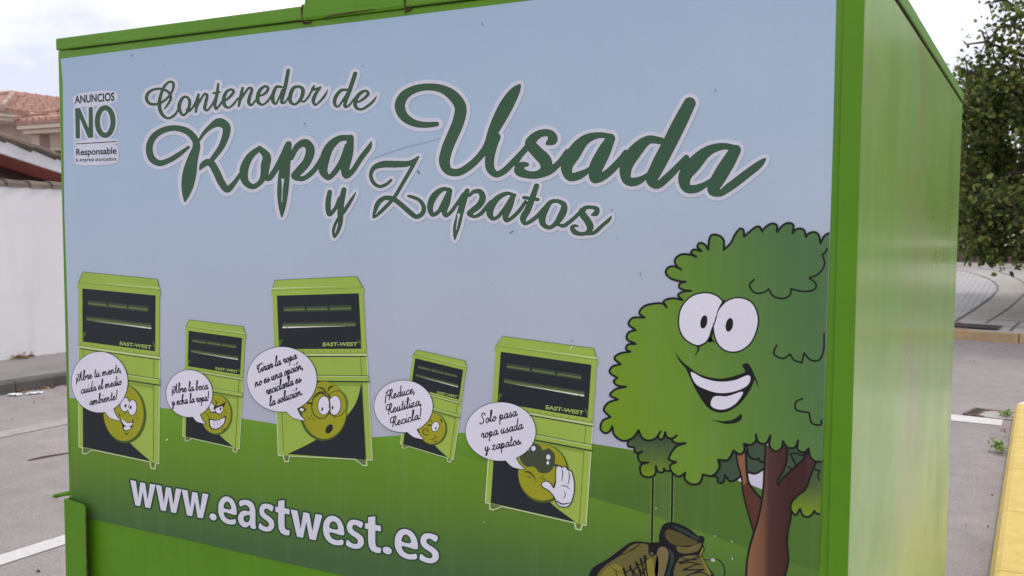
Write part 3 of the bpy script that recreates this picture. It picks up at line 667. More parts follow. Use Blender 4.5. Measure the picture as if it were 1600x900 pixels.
def face3(a):
    z = zz(380, 530, 4.39); E = lambda *q: Z(380, 530, 4.39, ell(*q))
    a.poly(E(556, 490, 164, 206, 0), RIM, 16.5); a.poly(E(563, 485, 153, 196, 0), OLV, 17.2)
    gl = ink(96, 106, 44)
    for c in ((545, 450, 68, 92), (648, 440, 72, 88)):
        e = E(*c, .1); a.line(e + [e[0]], 2.0, gl if c[0] > 600 else RIM, 18, .3)
    for c in ((562, 453, 40, 62), (635, 452, 40, 64)):
        a.poly(E(c[0], c[1], c[2] + 5, c[3] + 4, .05), DK1, 18.6); a.poly(E(*c, .05), WHITE, 19.2)
    for p in ((550, 478), (620, 468)): x, y = z(p)[0]; pup(a, x, y, 1.4, 3.2, .25, 19.8)
    a.poly(E(597, 613, 22, 34, .55), DK1, 19.2)
    st(a, z, [(515,330,4),(550,335,12),(578,365,5)], [(588,355,5),(600,330,12),(625,318,8)], [(430,432,12),(480,440,12)], [(420,470,4),(440,482,8)], [(630,520,3),(636,535,6)], [(455,540,6),(465,546,6)], [(486,545,6),(494,543,6)], [(475,522,7),(478,526,7)], [(490,400,5),(540,365,14),(590,395,5)], [(590,395,8),(600,430,10),(605,500,6)])
    a.poly(E(412, 480, 26, 20, .2), RIM, 18.6); a.poly(E(410, 482, 14, 10, .2), WHITE, 19.2)
def face4(a):
    z = zz(580, 580, 6.207); E = lambda *q: Z(580, 580, 6.207, ell(*q))
    a.poly(E(608, 558, 136, 156, .05), RIM, 16.5); a.poly(E(600, 552, 130, 149, .05), OLV, 17.2)
    a.poly(E(632, 534, 40, 52, .35), DK1, 18); a.poly(E(632, 534, 34, 46, .35), WHITE, 18.8); x, y = z((637, 548))[0]; pup(a, x, y, 1.3, 1.9, .4)
    st(a, z, [(560,470,3),(590,475,6),(600,495,3)], [(555,520,8),(575,520,14),(596,518,8)], [(672,462,5),(690,470,12),(694,500,5)], [(568,585,4),(540,555,7),(515,565,7),(512,595,7),(540,615,7),(570,605,4)],
       [(575,655,3),(610,655,7),(635,635,6),(618,615,3)], [(632,638,5),(658,635,3)], [(610,680,3),(632,678,8),(645,665,3)], [(532,572,4),(534,574,4)], [(550,572,4),(552,574,4)], [(555,580,4),(557,582,4)])
def face5(a):
    z = zz(725, 620, 4.186); E = lambda *q: Z(725, 620, 4.186, ell(*q))
    a.poly(E(525, 500, 168, 192, -.02), RIM, 16.5); a.poly(E(520, 492, 160, 183, -.02), OLV, 17.2)
    G5 = ink(66, 74, 58)
    a.poly(cr(z((370,380),(400,335),(460,302),(505,320),(520,345),(560,335),(598,375),(598,430),(575,480),(540,497),(495,490),(465,455),(420,455),(385,430)), True, 5), G5, 18.4)
    a.line(z((590, 440), (640, 458)), 4.5, G5, 18.3, .3)
    for c in ((460, 335, 14, 17), (557, 392, 14, 17), (554, 429, 9, 12), (430, 345, 3, 5)): a.poly(E(*c), WHITE, 19)
    st(a, z, [(400,488,4),(430,490,11),(460,515,7),(478,552,2)], [(410,515,2),(440,525,7)], [(518,516,7),(522,516,7)], [(506,528,6),(510,528,6)], [(525,535,8),(534,534,6)])
    g = cr(z((512,570),(520,556),(545,548),(570,560),(592,592),(604,560),(606,480),(612,452),(632,450),(645,458),(668,455),(686,475),(705,482),(722,530),(728,580),(722,640),(705,690),(685,714),(640,715),(612,695),(600,660),(560,610),(525,590)), True, 5)
    a.poly(g, WHITE, 20); a.line(g + [g[0]], 1.5, DK1, 20.6, .3)
    st(a, z, [(645,465,3),(652,500,6),(645,550,3)], [(690,485,3),(696,520,6),(685,570,3)], [(640,580,3),(670,580,6),(698,600,3)], [(660,610,2),(668,640,5),(655,665,3)], [(612,680,8),(650,698,9),(698,690,5)], [(592,592,4),(596,570,7),(606,540,4)], l=21, mat=DK1)
names = ['tall green printed container on the far left with winking smile', 'small printed container with grinning face', 'tall printed container in the middle with surprised bespectacled face', 'tilted small printed container with one-eyed face', 'printed container with sunglasses face and white glove']
for B, fc, lb in zip(BINS, (face1, face2, face3, face4, face5), names):
    a = Art(); draw_bin(a, B); fc(a); sub(a, 'printed_container', lb.replace('winking smile', 'smiling face'))

BUB = [ # ellipse, tail root, tip, root ; lines
 ((158, 596.7, 43.7, 47.3), [(166.1,642.7),(174,652),(190.6,657),(184,649),(178.8,637)], [('¡Abre tu mente,', (120.5,596.4), (192,580.6), 5.6), ('cuida el medio', (129,615), (192.5,600.5), 5.6), ('ambiente!', (142.5,633), (185.5,623.5), 5.6)]),
 ((298, 614.5, 36, 36.6), [(303.3,650.5),(310,658),(323.5,661.7),(318,655),(314.5,646.3)], [('¡Abre la boca', (270,614.7), (327.5,607.5), 5.6), ('y echa la ropa!', (271,633.3), (328.5,625.5), 5.6)]),
 ((442.6, 592.3, 54.2, 50.5), [(448.8,641.3),(460,652),(479,656.9),(471,648),(465.4,636)], [('Tirar la ropa', (403.5,583.5), (466,560), 6.0), ('no es una opción,', (401,604.2), (476,575.5), 6.0), ('reciclarla es', (418.3,616.6), (472.5,596.4), 6.0), ('la solución.', (423.5,634.7), (475.5,616), 6.0)]),
 ((632.3, 634.4, 45.5, 40.4), [(637.7,673.9),(648,682),(663.9,686),(657,678),(651.8,668.7)], [('¡Reduce,', (602.5,625.5), (650.5,613.3), 6.2), ('Reutiliza,', (605,647), (661,632), 6.2), ('Recicla!', (611.5,666.8), (660,653.6), 6.2)]),
 ((783.9, 673.7, 54.6, 45.5), [(791.4,718.4),(803,729),(821.8,732.8),(813,724),(807.4,714.4)], [('Solo pasa', (751,662.6), (810,649), 6.6), ('ropa usada', (754,684.5), (819,669.3), 6.6), ('y zapatos.', (759.5,705), (817,693), 6.6)])]
for (e, tl, lines) in BUB:
    a = Art(); E_ = ell(*e, 0, 72); tail = cr(tl[:3], n=5)[:-1] + cr(tl[2:], n=5)
    a.line(E_ + [E_[0]], 1.5, DK1, 24, .35); a.line(tail, 1.5, DK1, 24, .35)
    a.poly(E_, WHITE, 24.8); cx, cy = e[0], e[1]
    a.poly([(tail[0][0] - (tail[0][0] - cx) * .3, tail[0][1] - (tail[0][1] - cy) * .3)] + tail + [(tail[-1][0] - (tail[-1][0] - cx) * .3, tail[-1][1] - (tail[-1][1] - cy) * .3)], WHITE, 25.4)
    for t, p, q, xh in lines: hand(a, t, p, q, xh * 1.13, TXT, 26.2, w=1.45 if xh < 6 else 1.6)
    sub(a, 'speech_bubble', 'white speech bubble reading ' + ' '.join(l[0].strip('¡!,.') for l in lines))

# the printed tree ---------------------------------------------------------
zA, zB, zC, zD, zE, zF, zG = zz(930,340,4.09), zz(1110,340,4.09), zz(930,540,4.09), zz(1110,540,3.214), zz(910,720,5), zz(1120,700,4.5), zz(1000,400,3.214)
out = runs(zB((757,100),(732,115),(705,165)), zB((705,165),(690,105),(660,92),(625,105),(612,125)), zB((612,125),(600,80),(570,70),(540,82),(528,100)), zB((528,100),(530,45),(500,34),(465,50),(428,92)),
  zB((428,92),(425,48),(395,38),(355,60),(333,88)), zB((333,88),(315,58),(290,62),(217,122)), zB((217,122),(213,80),(195,70),(165,100),(130,165),(88,205)), zB((88,205),(85,140),(50,112),(10,112),(-5,140),(-11,205)),
  zA((725,205),(700,170),(668,163),(655,185),(682,215)), zA((682,215),(630,205),(615,225),(648,250)), zA((648,250),(600,235),(545,238),(512,270),(520,305),(552,332)), zA((552,332),(510,312),(470,318),(453,350),(480,385),(530,403),(582,410)),
  zA((582,410),(545,420),(540,445),(570,462),(615,467)), zA((615,467),(560,475),(532,495),(560,527)), zA((560,527),(500,515),(440,535),(460,573)), zA((460,573),(435,550),(370,550),(310,570),(285,610),(318,638)),
  zA((318,638),(240,642),(216,680),(262,718)), zA((262,718),(215,735),(205,775),(262,806)), zA((262,806),(210,812),(200,840),(228,856)), zC((228,38),(155,52),(126,80),(165,118)), zC((165,118),(110,135),(96,170),(145,205)),
  zC((145,205),(122,225),(140,252),(200,262)), zC((200,262),(130,280),(98,315),(148,343)), zC((148,343),(85,365),(58,410),(100,455)), zC((100,455),(50,480),(38,535),(70,558),(95,545),(112,515)), zC((112,515),(125,570),(180,607),(240,590),(280,540)),
  zC((280,540),(305,590),(345,605),(390,590),(420,548)), zC((420,548),(405,575),(420,600),(440,585),(450,552)), zC((450,552),(460,582),(495,592),(525,573)), zC((525,573),(492,600),(520,622),(580,622)), zC((580,622),(520,645),(480,700),(475,725),(520,743)),
  zC((520,743),(482,765),(495,810),(540,835),(578,810)), zC((578,810),(575,850),(620,885),(670,875),(690,822)), zC((690,822),(750,830),(795,780),(788,728)), zD((41,572),(90,572),(118,525)), zD((118,525),(150,545),(172,525),(170,492)),
  zD((170,492),(205,497),(230,475),(230,445)), zD((230,445),(245,485),(280,490),(303,450)), zD((303,450),(300,505),(330,530),(360,510),(365,478)), zD((365,478),(390,510),(425,510),(442,475)), zD((442,475),(440,520),(470,535),(495,515)), zD((495,515),(505,560),(530,580),(555,582)))
M_crown = grad('print_crown', [(0, (108, 140, 38)), (.35, (102, 136, 50)), (.65, (89, 124, 58)), (1, (76, 108, 70))], panel(945, 640), panel(1290, 560))
M_clump = grad('print_clump', [(0, (66, 80, 62)), (.5, (82, 104, 52)), (1, (114, 138, 34))], panel(1020, 685), panel(1020, 745))
M_clump2 = grad('print_clump_low', [(0, (66, 80, 62)), (.5, (76, 96, 56)), (1, (112, 134, 44))], panel(1250, 720), panel(1258, 800))
M_trunk = grad('print_trunk', [(0, (130, 92, 70)), (.35, (112, 78, 60)), (.5, (78, 54, 50)), (1, (66, 44, 44))], panel(1172, 830), panel(1232, 838))
CDK = ink(62, 78, 62)
a = Art(); INK = ink(30, 34, 34); LW = 3.4
def filled(pts, mat, l, lw=LW, ln=None):
    a.poly(pts, mat, l)
    if lw: a.line(ln if ln is not None else pts, lw, INK, l + .5, .4)
c1 = runs(zC((212,605),(212,640),(250,650)), zC((250,650),(262,685),(302,675)), zC((302,675),(275,700),(290,742),(340,745)), zC((340,745),(292,765),(300,825),(350,840),(385,820),(390,768)), zC((390,768),(405,805),(440,805),(440,785)), zC((440,785),(460,800),(495,797)))
filled(c1 + zC((540,760),(600,640),(540,560),(280,530)), M_clump, 3, ln=c1)
c2 = runs(zD((41,565),(48,610),(5,655)), zD((5,655),(35,660),(40,685),(65,686),(75,650)), zD((75,650),(100,680),(130,672),(152,655)))
filled(c2 + zD((160,640),(150,500)), CDK, 3, ln=c2)
a.poly(zD((190,625),(265,615),(264,722),(235,710),(196,695)), ink(188, 184, 202), 3)
a.poly(zD((150,664),(172,690),(138,676)), ink(188,184,202), 2.6)
c3 = runs(zD((185,632),(225,642),(270,618))); filled(c3 + zD((275,480),(180,480)), CDK, 3.6, ln=c3)
c4 = runs(zD((182,500),(200,560),(235,570),(245,565)), zD((245,565),(250,580),(275,585)))
a.line(c4, LW, INK, 4.4, .4)
c5 = runs(zF((525,440),(555,470),(587,425)), zF((587,425),(610,475),(655,480),(688,440)), zF((688,440),(700,458),(722,462)))
filled(c5 + zF((729,462),(746,80),(500,60)), M_clump2, 4, ln=c5)
filled(zF((480,-20),(738,-20),(738,150),(690,170),(560,160),(430,240)), CDK, 3.8, 0)
trunkL = cr(zF((135,20),(150,110),(175,200),(188,320),(230,480),(262,590)), n=5); trunkR = cr(zF((205,20),(212,150),(222,230),(258,290),(318,360)), n=5)
a.poly(trunkL + zF((295,520),(318,360)) + trunkR[::-1][1:], ink(84, 54, 46), 5); a.poly(trunkL[:14] + zF((212,240),(208,150),(200,20)), ink(128, 88, 66), 5.4)
a.line(trunkL, 2.6, INK, 6, .4); a.line(trunkR, 3.4, INK, 6, .4)
tl = cr(zF((345,-20),(338,150),(322,350),(292,500),(258,610),(232,700),(214,800),(208,915)), n=6); tr = cr(zF((470,930),(490,860),(505,780),(496,680),(502,580),(523,480),(524,390),(560,342),(625,285),(662,190),(700,95)), n=6)
vv = zF((640,30),(600,90),(530,150),(470,205),(432,260),(430,225),(470,160),(492,100),(500,-20))
a.poly(tl + tr + vv, M_trunk, 5.8); a.line(tl, 3.2, INK, 6.8, .4); a.line(tr, 3.2, INK, 6.8, .4); a.line(vv, 3.0, INK, 6.8, .4)
c6 = runs(zF((505,130),(530,145),(560,120)), zF((510,40),(555,35),(600,50),(645,30))); a.line(c6, 2.6, INK, 6.9, .4)
a.line(runs(zF((690,145),(705,155),(724,155)), zF((724,170),(712,185),(716,210),(724,225))), 2.6, INK, 4.6, .4)
a.fill(out + [(1284.8, 721), (1287, 650), (1290, 560), (1295.5, 400), (1296.2, 366)], M_crown, 8); a.line(out, LW, INK, 8.6, .4)
for r in (runs(zG((575,118),(552,145),(575,182),(620,184),(648,165)), zG((648,165),(670,200),(720,213),(755,195),(760,165)), zG((760,165),(830,178),(880,165),(885,140),(852,110)), zG((852,110),(900,88),(928,40),(917,-8)), zG((917,-8),(930,-15),(941,-38))),
          runs(zG((688,447),(674,490),(720,514),(755,492)), zG((755,492),(775,522),(815,535)), zG((815,535),(825,487)), zG((825,487),(860,522),(900,522),(922,480),(926,390))),
          runs(zG((818,715),(785,732),(785,770),(850,785)), zG((850,785),(865,838),(910,846),(912,822)))):
    a.line(r, 2.9, INK, 9, .4)
eL = cr(zG((200,320),(212,262),(262,205),(335,187),(392,206),(414,235),(395,280),(380,335),(355,392),(325,435),(290,446),(232,415),(205,370)), True); eR = cr(zG((374,340),(395,278),(440,228),(500,212),(560,235),(591,300),(585,370),(550,440),(495,475),(440,474),(400,445),(380,400)), True)
for e in (eL, eR): a.line(e + [e[0]], 4.6, INK, 10, .4)
for e in (eL, eR): a.poly(e, WHITE, 10.8)
a.raw(contour(sdf([cr(zG((388,290,3),(404,255,8),(425,222,8))), cr(zG((374,332,2),(362,380,12),(354,425,18)))], .4, .5), 0), INK, 11.6)
a.poly(zG((330,432),(358,410),(384,435),(352,424),(305,455),(290,452)), INK, 11.6)
for c in ((323, 330, 17, 34), (451, 345, 18, 35)): a.poly(Z(1000, 400, 3.214, ell(*c, .2)), INK, 12.2)
a.strokes([zG((292,450,14), (296,465,10), (280,498,3))], INK, 10.4, step=.4)
a.strokes([zG((180,487,2), (205,525,10), (242,565,14))], INK, 10.2, step=.4)
a.poly(cr(zG((232,548),(300,592),(400,615),(480,600),(530,578),(515,548),(542,538),(575,595),(572,632),(530,710),(475,763),(415,786),(352,768),(300,702),(262,630)), True, 5), INK, 10)
a.strokes([zG((565,590,12), (585,625,8), (596,655,2))], INK, 10.4, step=.4)
a.poly(cr(zG((258,582),(320,612),(400,630),(480,622),(545,598),(556,606),(545,645),(480,678),(400,687),(330,668),(282,640)), True, 5), WHITE, 11); a.poly(cr(zG((372,706),(440,703),(519,681),(490,732),(440,765),(390,768),(358,748)), True, 4), WHITE, 11)
a.poly(cr(zG((357,822),(430,828),(480,815),(510,792),(513,815),(480,838),(430,842)), n=4), INK, 10)
sub(a, 'printed_tree', 'cartoon tree with big eyes and an open smile')
# printed boots hanging from the tree by their laces
a = Art(); O1 = ink(98, 92, 54); O2 = ink(82, 76, 44); O3 = ink(122, 116, 52); O4 = ink(112, 100, 70); BK = ink(30, 32, 36); BK2 = ink(46, 58, 56)
a.line(zE((553,135),(551,300),(544,645)), 5.0, ink(120, 146, 84), 2.6, .4); a.line(zE((553,135),(551,300),(544,645)), 3.3, BK, 3.2, .4)
a.line(zE((705,92),(703,300),(699,490)), 5.2, ink(120, 146, 84), 2.6, .4); a.line(zE((705,92),(703,300),(699,490)), 3.5, BK, 3.2, .4)
a.poly(cr(zE((608,640),(606,560),(640,492),(700,477),(780,500),(850,538),(905,582),(945,588),(957,615),(945,650),(958,690),(940,735),(970,800),(1030,890),(1060,960),(700,960),(690,700)), True, 5), BK, 4)
a.poly(cr(zE((648,560),(670,535),(730,548),(820,590),(900,635),(885,650),(720,655),(665,615)), True, 5), O2, 5); a.poly(cr(zE((735,668),(830,672),(930,640),(905,700),(760,715)), True, 4), O1, 5)
a.poly(cr(zE((760,760),(820,740),(900,740),(935,790),(1000,880),(1030,960),(710,960)), True, 4), O1, 5); a.poly(zE((940,670),(950,690),(930,740),(1010,880),(990,890),(915,740)), O3, 5.6)
a.poly(cr(zE((700,500),(790,530),(880,580),(915,600),(905,625),(850,590),(760,545)), True, 4), BK2, 5.2)
L2 = [((755,790,10),(850,770,10),(925,745,10)), ((765,800,12),(840,790,9),(930,810,10)), ((790,850,12),(860,820,9),(910,800,8)), ((790,850,10),(870,850,10),(950,848,12)), ((820,895,10),(880,870,10),(945,850,10)), ((760,745,8),(820,770,8),(900,770,8)), ((850,880,8),(930,870,8),(1000,900,8))]
a.strokes([zE(*l) for l in L2], BK, 6.4, step=.4); a.strokes([zE((925,760,5),(980,772,6),(1050,765,6),(1095,800,8),(1115,860,9),(1108,905,9))], BK, 4.2, step=.4); a.poly(Z(910, 720, 5, ell(1022, 773, 18, 13, .3)), ink(176, 166, 160), 5)
a.poly(cr(zE((45,960),(60,880),(90,830),(200,765),(300,690),(385,633),(450,627),(540,637),(630,630),(690,640),(730,680),(742,740),(735,800),(715,850),(705,960)), True, 5), BK, 7)
a.poly(cr(zE((110,960),(125,880),(190,810),(300,735),(390,655),(450,642),(515,655),(520,720),(545,745),(585,730),(560,960)), True, 5), O1, 8)
a.poly(cr(zE((140,960),(150,890),(200,830),(260,800),(330,850),(340,960)), True, 5), O3, 8.5)
a.poly(cr(zE((600,680),(640,670),(668,690),(675,740),(640,900),(630,960),(575,960),(580,760)), True, 5), O4, 8); a.poly(cr(zE((505,780),(545,760),(565,850),(570,960),(520,960)), True, 4), O3, 8.6)
a.poly(cr(zE((680,680),(715,720),(722,770),(690,860),(680,900),(660,900),(690,780)), True, 4), BK2, 8)
a.strokes([zE((225,750,3),(330,725,5),(455,642,3)), zE((330,725,3),(400,690,5),(460,645,3)), zE((210,800,3),(250,845,5),(330,880,4)), zE((265,850,4),(270,885,7),(285,900,4)), zE((545,720,16),(545,728,16))], BK, 9.2, step=.4)
L1 = [((325,840,20),(345,900,16),(360,960,16)), ((375,820,18),(400,880,14),(430,960,14)), ((425,795,22),(450,860,14),(470,960,14)), ((458,762,18),(480,850,12),(500,960,12)), ((490,745,24),(500,820,12),(520,960,12)), ((340,870,10),(380,850,10),(440,900,10)), ((395,860,10),(430,830,10),(480,880,10)), ((440,810,8),(470,800,8),(510,760,8)), ((500,830,8),(450,900,8),(420,940,8))]
a.strokes([zE(*l) for l in L1], BK, 10, step=.4); a.poly(Z(910, 720, 5, ell(546, 722, 10, 10)), ink(110, 110, 96), 10.6)
sub(a, 'printed_boots', 'pair of brown cartoon boots hung by their laces')

# ================================================================== THE STREET
def asphalt(name, c, spots=.5):
    m = NT(name); v = m.coord('Object'); big = m.noise(v, .55, 6, .62); med = m.noise(v, 5, 5, .7); fine = m.noise(v, 85, 4, .75)
    col = m.ramp(big, [(.3, tuple(x * .84 for x in c)), (.7, tuple(x * 1.12 for x in c))])
    col = m.mix(.8, col, m.ramp(fine, [(.3, (.28, .28, .28, 1)), (.72, (.74, .73, .73, 1))]), 'OVERLAY')
    col = m.mix(.6, col, m.ramp(med, [(.3, (.38, .38, .38, 1)), (.7, (.62, .61, .6, 1))]), 'OVERLAY')
    peb = m.add('ShaderNodeTexVoronoi'); peb.inputs['Scale'].default_value = 75; m.link(v, peb.inputs['Vector'])
    sp = m.noise(v, 28, 2, .5)
    col = m.mix(m.mr(sp, .68, .74, 0, spots), col, tuple(x * .45 for x in c) + (1,))
    sp2 = m.noise(v, 41, 2, .5); col = m.mix(m.mr(sp2, .7, .75, 0, spots), col, (.5, .46, .42, 1))
    m.base(col); m.rough(.93); m.bump(fine, .5, .004); return m.m
M_asph = asphalt('asphalt', (.268, .241, .240))
o = mesh_obj('road', [(-400, -300, 0), (400, -300, 0), (400, 500, 0), (-400, 500, 0)], [[0, 1, 2, 3]], M_asph); structure(o)
M_conc = simple('old_concrete', (.22, .205, .2, 1), .92, .14, 1.6, .3); M_kdark = simple('stained_kerb', (.088, .082, .08, 1), .9, .3, 3, .4)
M_conc2 = simple('pale_concrete', (.36, .335, .315, 1), .9, .12, 1.1, .25)
# left pavement
b = MB(); b.box((-7.6, -40, -.1), (-6.17 - .13, 12, .105)); b.box((-7.6, 12, -.1), (-6.3, 70, .105)); structure(b.build('pavement', M_conc))
b = MB()
y = -40
while y < 70: b.prism([(-6.3, -.1), (-6.155, -.1), (-6.16, .09), (-6.178, .108), (-6.3, .11)], 'y', y + .004, y + .996); y += 1
k = b.build('kerb', M_kdark); 
structure(k)
# markings
M_mark = NT('road_paint'); v = M_mark.coord(); w = M_mark.noise(v, 22, 5, .7)
M_mark.base(M_mark.ramp(w, [(.3, (.36, .34, .33, 1)), (.42, (.56, .54, .54, 1)), (.7, (.62, .6, .59, 1))])); M_mark.rough(.8)
M_worn = NT('worn_road_paint'); v = M_worn.coord(); w = M_worn.noise(v, 7, 6, .75)
M_worn.base(M_worn.ramp(w, [(.35, (.285, .25, .25, 1)), (.7, (.40, .365, .35, 1))])); M_worn.rough(.9)
def strip(name, x0, y0, x1, y1, mat, z=.004):
    structure(mesh_obj(name, [(x0, y0, z), (x1, y0, z), (x1, y1, z), (x0, y1, z)], [[0, 1, 2, 3]], mat))
strip('road_marking', -2.17, -6, -2.04, 30, M_mark.m); strip('road_marking', -4.72, -6, -4.52, 30, M_worn.m)
structure(mesh_obj('road_marking', [(-1.9, 7.2, .004), (-1.9, 7.55, .004), (1.915, 7.285, .004), (1.91, 7.01, .004)], [[3, 2, 1, 0]], M_mark.m))
# right pavement the photographer stands on, with its yellow kerb
M_yel = NT('yellow_kerb_paint'); v = M_yel.coord(); w = M_yel.noise(v, 9, 6, .7); w2 = M_yel.noise(v, 60, 3, .6)
c = M_yel.ramp(w, [(.3, (.52, .37, .085, 1)), (.6, (.60, .45, .125, 1)), (.8, (.66, .53, .24, 1))])
M_yel.base(M_yel.mix(M_yel.mr(w2, .66, .76, 0, .7), c, (.55, .5, .42, 1))); M_yel.rough(.75); M_yel.bump(w2, .3, .004)
b = MB(); segs = []
yk = -12.0
while yk < 7.3:
    b.prism([(1.985, -.1), (1.99, .06), (2.012, .108), (2.035, .12), (2.165, .122), (2.165, -.1)], 'y', yk + .003, min(yk + .997, 7.45)); yk += 1
structure(b.build('kerb', M_yel.m))
M_wk = simple('white_kerb_paint', (.72, .66, .6, 1), .8, .12, 9, .2)
b = MB()
for k in range(6):
    a0, a1 = R_(180 - k * 15), R_(180 - (k + 1) * 15 + .6)
    def rp(r, a, z): return (2.44 + (r - .15) * math.cos(a), 7.46 + (r - .15) * math.sin(a), z)
    P0 = [rp(.605, a0, -.1), rp(.6, a0, .06), rp(.575, a0, .11), rp(.4, a0, .121), rp(.4, a0, -.1)]; P1 = [rp(.605, a1, -.1), rp(.6, a1, .06), rp(.575, a1, .11), rp(.4, a1, .121), rp(.4, a1, -.1)]
    for i in range(5): b.face([P0[i], P0[(i + 1) % 5], P1[(i + 1) % 5], P1[i]])
    b.face(P0[::-1]); b.face(P1)
structure(b.build('kerb', M_wk))
b = MB(); b.prism([(2.169, -12), (9, -12), (9, 7.6), (2.169, 7.44)], 'z', -.1, .118); 
structure(b.build('pavement', M_conc2))
# far side of the cross street
def far_z(y): return .12 + max(0, y - 13.4) * .038
M_ykerb = simple('ochre_kerb_stone', (.42, .30, .17, 1), .85, .15, 5, .3)
b = MB(); x = -30; j = 0
rk = random.Random(5)
while x < 24:
    L = 1.0 if abs(x - .6) > .8 else .96
    ang = -.16
    b.prism([(x + .006, 13.32 + (x - 1) * ang * .9), (x + L - .006, 13.32 + (x + L - 1) * ang * .9), (x + L - .006, 13.50 + (x + L - 1) * ang * .9), (x + .006, 13.50 + (x - 1) * ang * .9)], 'z', -.1, .125 + rk.uniform(-.003, .003)); x += L
structure(b.build('kerb', M_ykerb))
# sloping pavement sheet behind the kerb
def kerb_y(x): return 13.50 + (x - 1) * -.144
M_pav = NT('cast_concrete'); v = M_pav.coord(); n1 = M_pav.noise(v, .7, 6, .65); n2 = M_pav.noise(v, 16, 4, .7)
M_pav.base(M_pav.mix(.4, M_pav.ramp(n1, [(.3, (.34, .315, .30, 1)), (.7, (.46, .43, .41, 1))]), M_pav.ramp(n2, [(.3, (.3, .3, .3, 1)), (.7, (.7, .7, .7, 1))]), 'OVERLAY')); M_pav.rough(.92)
vs = []; fs = []; xs = [-30 + k * 2 for k in range(28)]; ys = [0, .2, .5, 1, 2, 4, 7, 11, 15, 24]
for yy in ys:
    for x in xs: vs.append((x, kerb_y(x) + .004 + yy, .118 + yy * .038))
for j in range(len(ys) - 1):
    for i in range(len(xs) - 1): q = j * len(xs) + i; fs.append([q, q + 1, q + 1 + len(xs), q + len(xs)])
structure(mesh_obj('pavement', vs, fs, M_pav.m))
# paved patch of grey blocks bounded by a curve, laid on that slope
def onz(x, y, h=.005): return (x, y, .118 + (y - kerb_y(x)) * .038 + h)
M_blk = NT('grey_pavers'); v = M_blk.coord('Object', (1, 1, 0)); br = M_blk.add('ShaderNodeTexBrick'); M_blk.link(v, br.inputs['Vector'])
br.inputs['Scale'].default_value = 1; br.inputs['Brick Width'].default_value = .21; br.inputs['Row Height'].default_value = .105; br.inputs['Mortar Size'].default_value = .009
br.inputs['Color1'].default_value = (.42, .41, .43, 1); br.inputs['Color2'].default_value = (.5, .49, .5, 1); br.inputs['Mortar'].default_value = (.2, .19, .19, 1)
M_blk.base(br.outputs['Color']); M_blk.rough(.9)
cur = cr([(1.0, 14.2), (1.18, 16.0), (1.35, 18.2), (1.38, 20.0), (1.1, 22.0), (.3, 24.2), (-1.5, 26.5), (-4, 28)], n=6)
P = [onz(*p) for p in cur] + [onz(-9, 28), onz(-9, 15.2)]
structure(mesh_obj('paved_path', P, [list(range(len(P)))], M_blk.m))
M_joint = simple('dark_joint', (.14, .125, .12, 1), .95, .3, 8)
def ribbon(pts, w, h, name, mat):
    L = []; Rr = []
    for k, p in enumerate(pts):
        q0 = pts[max(k - 1, 0)]; q1 = pts[min(k + 1, len(pts) - 1)]; d = Vector((q1[0] - q0[0], q1[1] - q0[1])).normalized() * w / 2
        L.append(onz(p[0] - d.y, p[1] + d.x, h)); Rr.append(onz(p[0] + d.y, p[1] - d.x, h))
    n = len(pts)
    return structure(mesh_obj(name, L + Rr, [[i, i + 1, n + i + 1, n + i] for i in range(n - 1)], mat))
ribbon([(p[0] + .03, p[1]) for p in cur], .024, .010, 'pavement_joint', M_joint)
ribbon(cr([(1.45, 14.3), (1.66, 16.0), (1.85, 18.2), (1.92, 20.2), (1.65, 22.4), (.9, 24.8), (-.9, 27.2)], n=6), .02, .010, 'pavement_joint', M_joint)
for pts in ([(.6, 14.9), (1.5, 14.75), (3.6, 14.5)], [(1.9, 14.6), (1.8, 13.6)], [(2.4, 14.6), (2.3, 13.5)], [(1.3, 14.1), (2.6, 13.95)], [(3.1, 14.5), (3.0, 13.4)]):
    ribbon(pts, .03, .010, 'pavement_joint', M_joint)
M_red = NT('red_tactile_tiles'); v = M_red.coord('Object', (1, 1, 0)); br = M_red.add('ShaderNodeTexBrick'); M_red.link(v, br.inputs['Vector'])
br.inputs['Scale'].default_value = 1; br.inputs['Brick Width'].default_value = .1; br.inputs['Row Height'].default_value = .2; br.inputs['Mortar Size'].default_value = .012; br.offset = 0
br.inputs['Color1'].default_value = (.33, .17, .12, 1); br.inputs['Color2'].default_value = (.4, .22, .16, 1); br.inputs['Mortar'].default_value = (.24, .2, .18, 1); M_red.base(br.outputs['Color']); M_red.rough(.9)
structure(mesh_obj('tactile_paving', [onz(-2, kerb_y(-2) + .02, .008), onz(1.28, kerb_y(1.28) + .02, .008), onz(1.12, kerb_y(1.1) + .9, .008), onz(-2, kerb_y(-2) + .9, .008)], [[0, 1, 2, 3]], M_red.m))
# grate
M_iron = simple('cast_iron', (.07, .062, .06, 1), .7, .3, 20, .3)
gr = tag(empty('drain_grate', onz(1.34, 13.86, .012)), 'long rectangular iron drain grate set in the far pavement behind the ochre kerb', 'drain grate')
b = MB(); b.box((-.33, -.24, 0), (.33, -.215, .012)); b.box((-.33, .215, 0), (.33, .24, .012)); b.box((-.33, -.214, 0), (-.305, .214, .012)); b.box((.305, -.214, 0), (.33, .214, .012)); b.build('frame', M_iron, gr)
b = MB()
for k in range(15): b.box((-.292 + k * .0405, -.213, .001), (-.272 + k * .0405, .213, .0105))
b.box((-.30, -.008, .0012), (.30, .008, .0112)); b.build('bars', M_iron, gr)
b = MB(); b.box((-.303, -.213, -.004), (.303, .213, .0006)); b.build('pit_shade', M_dark, gr)  # flat dark slab painted as the shade under the bars
gr.rotation_euler = (0, 0, -.1)
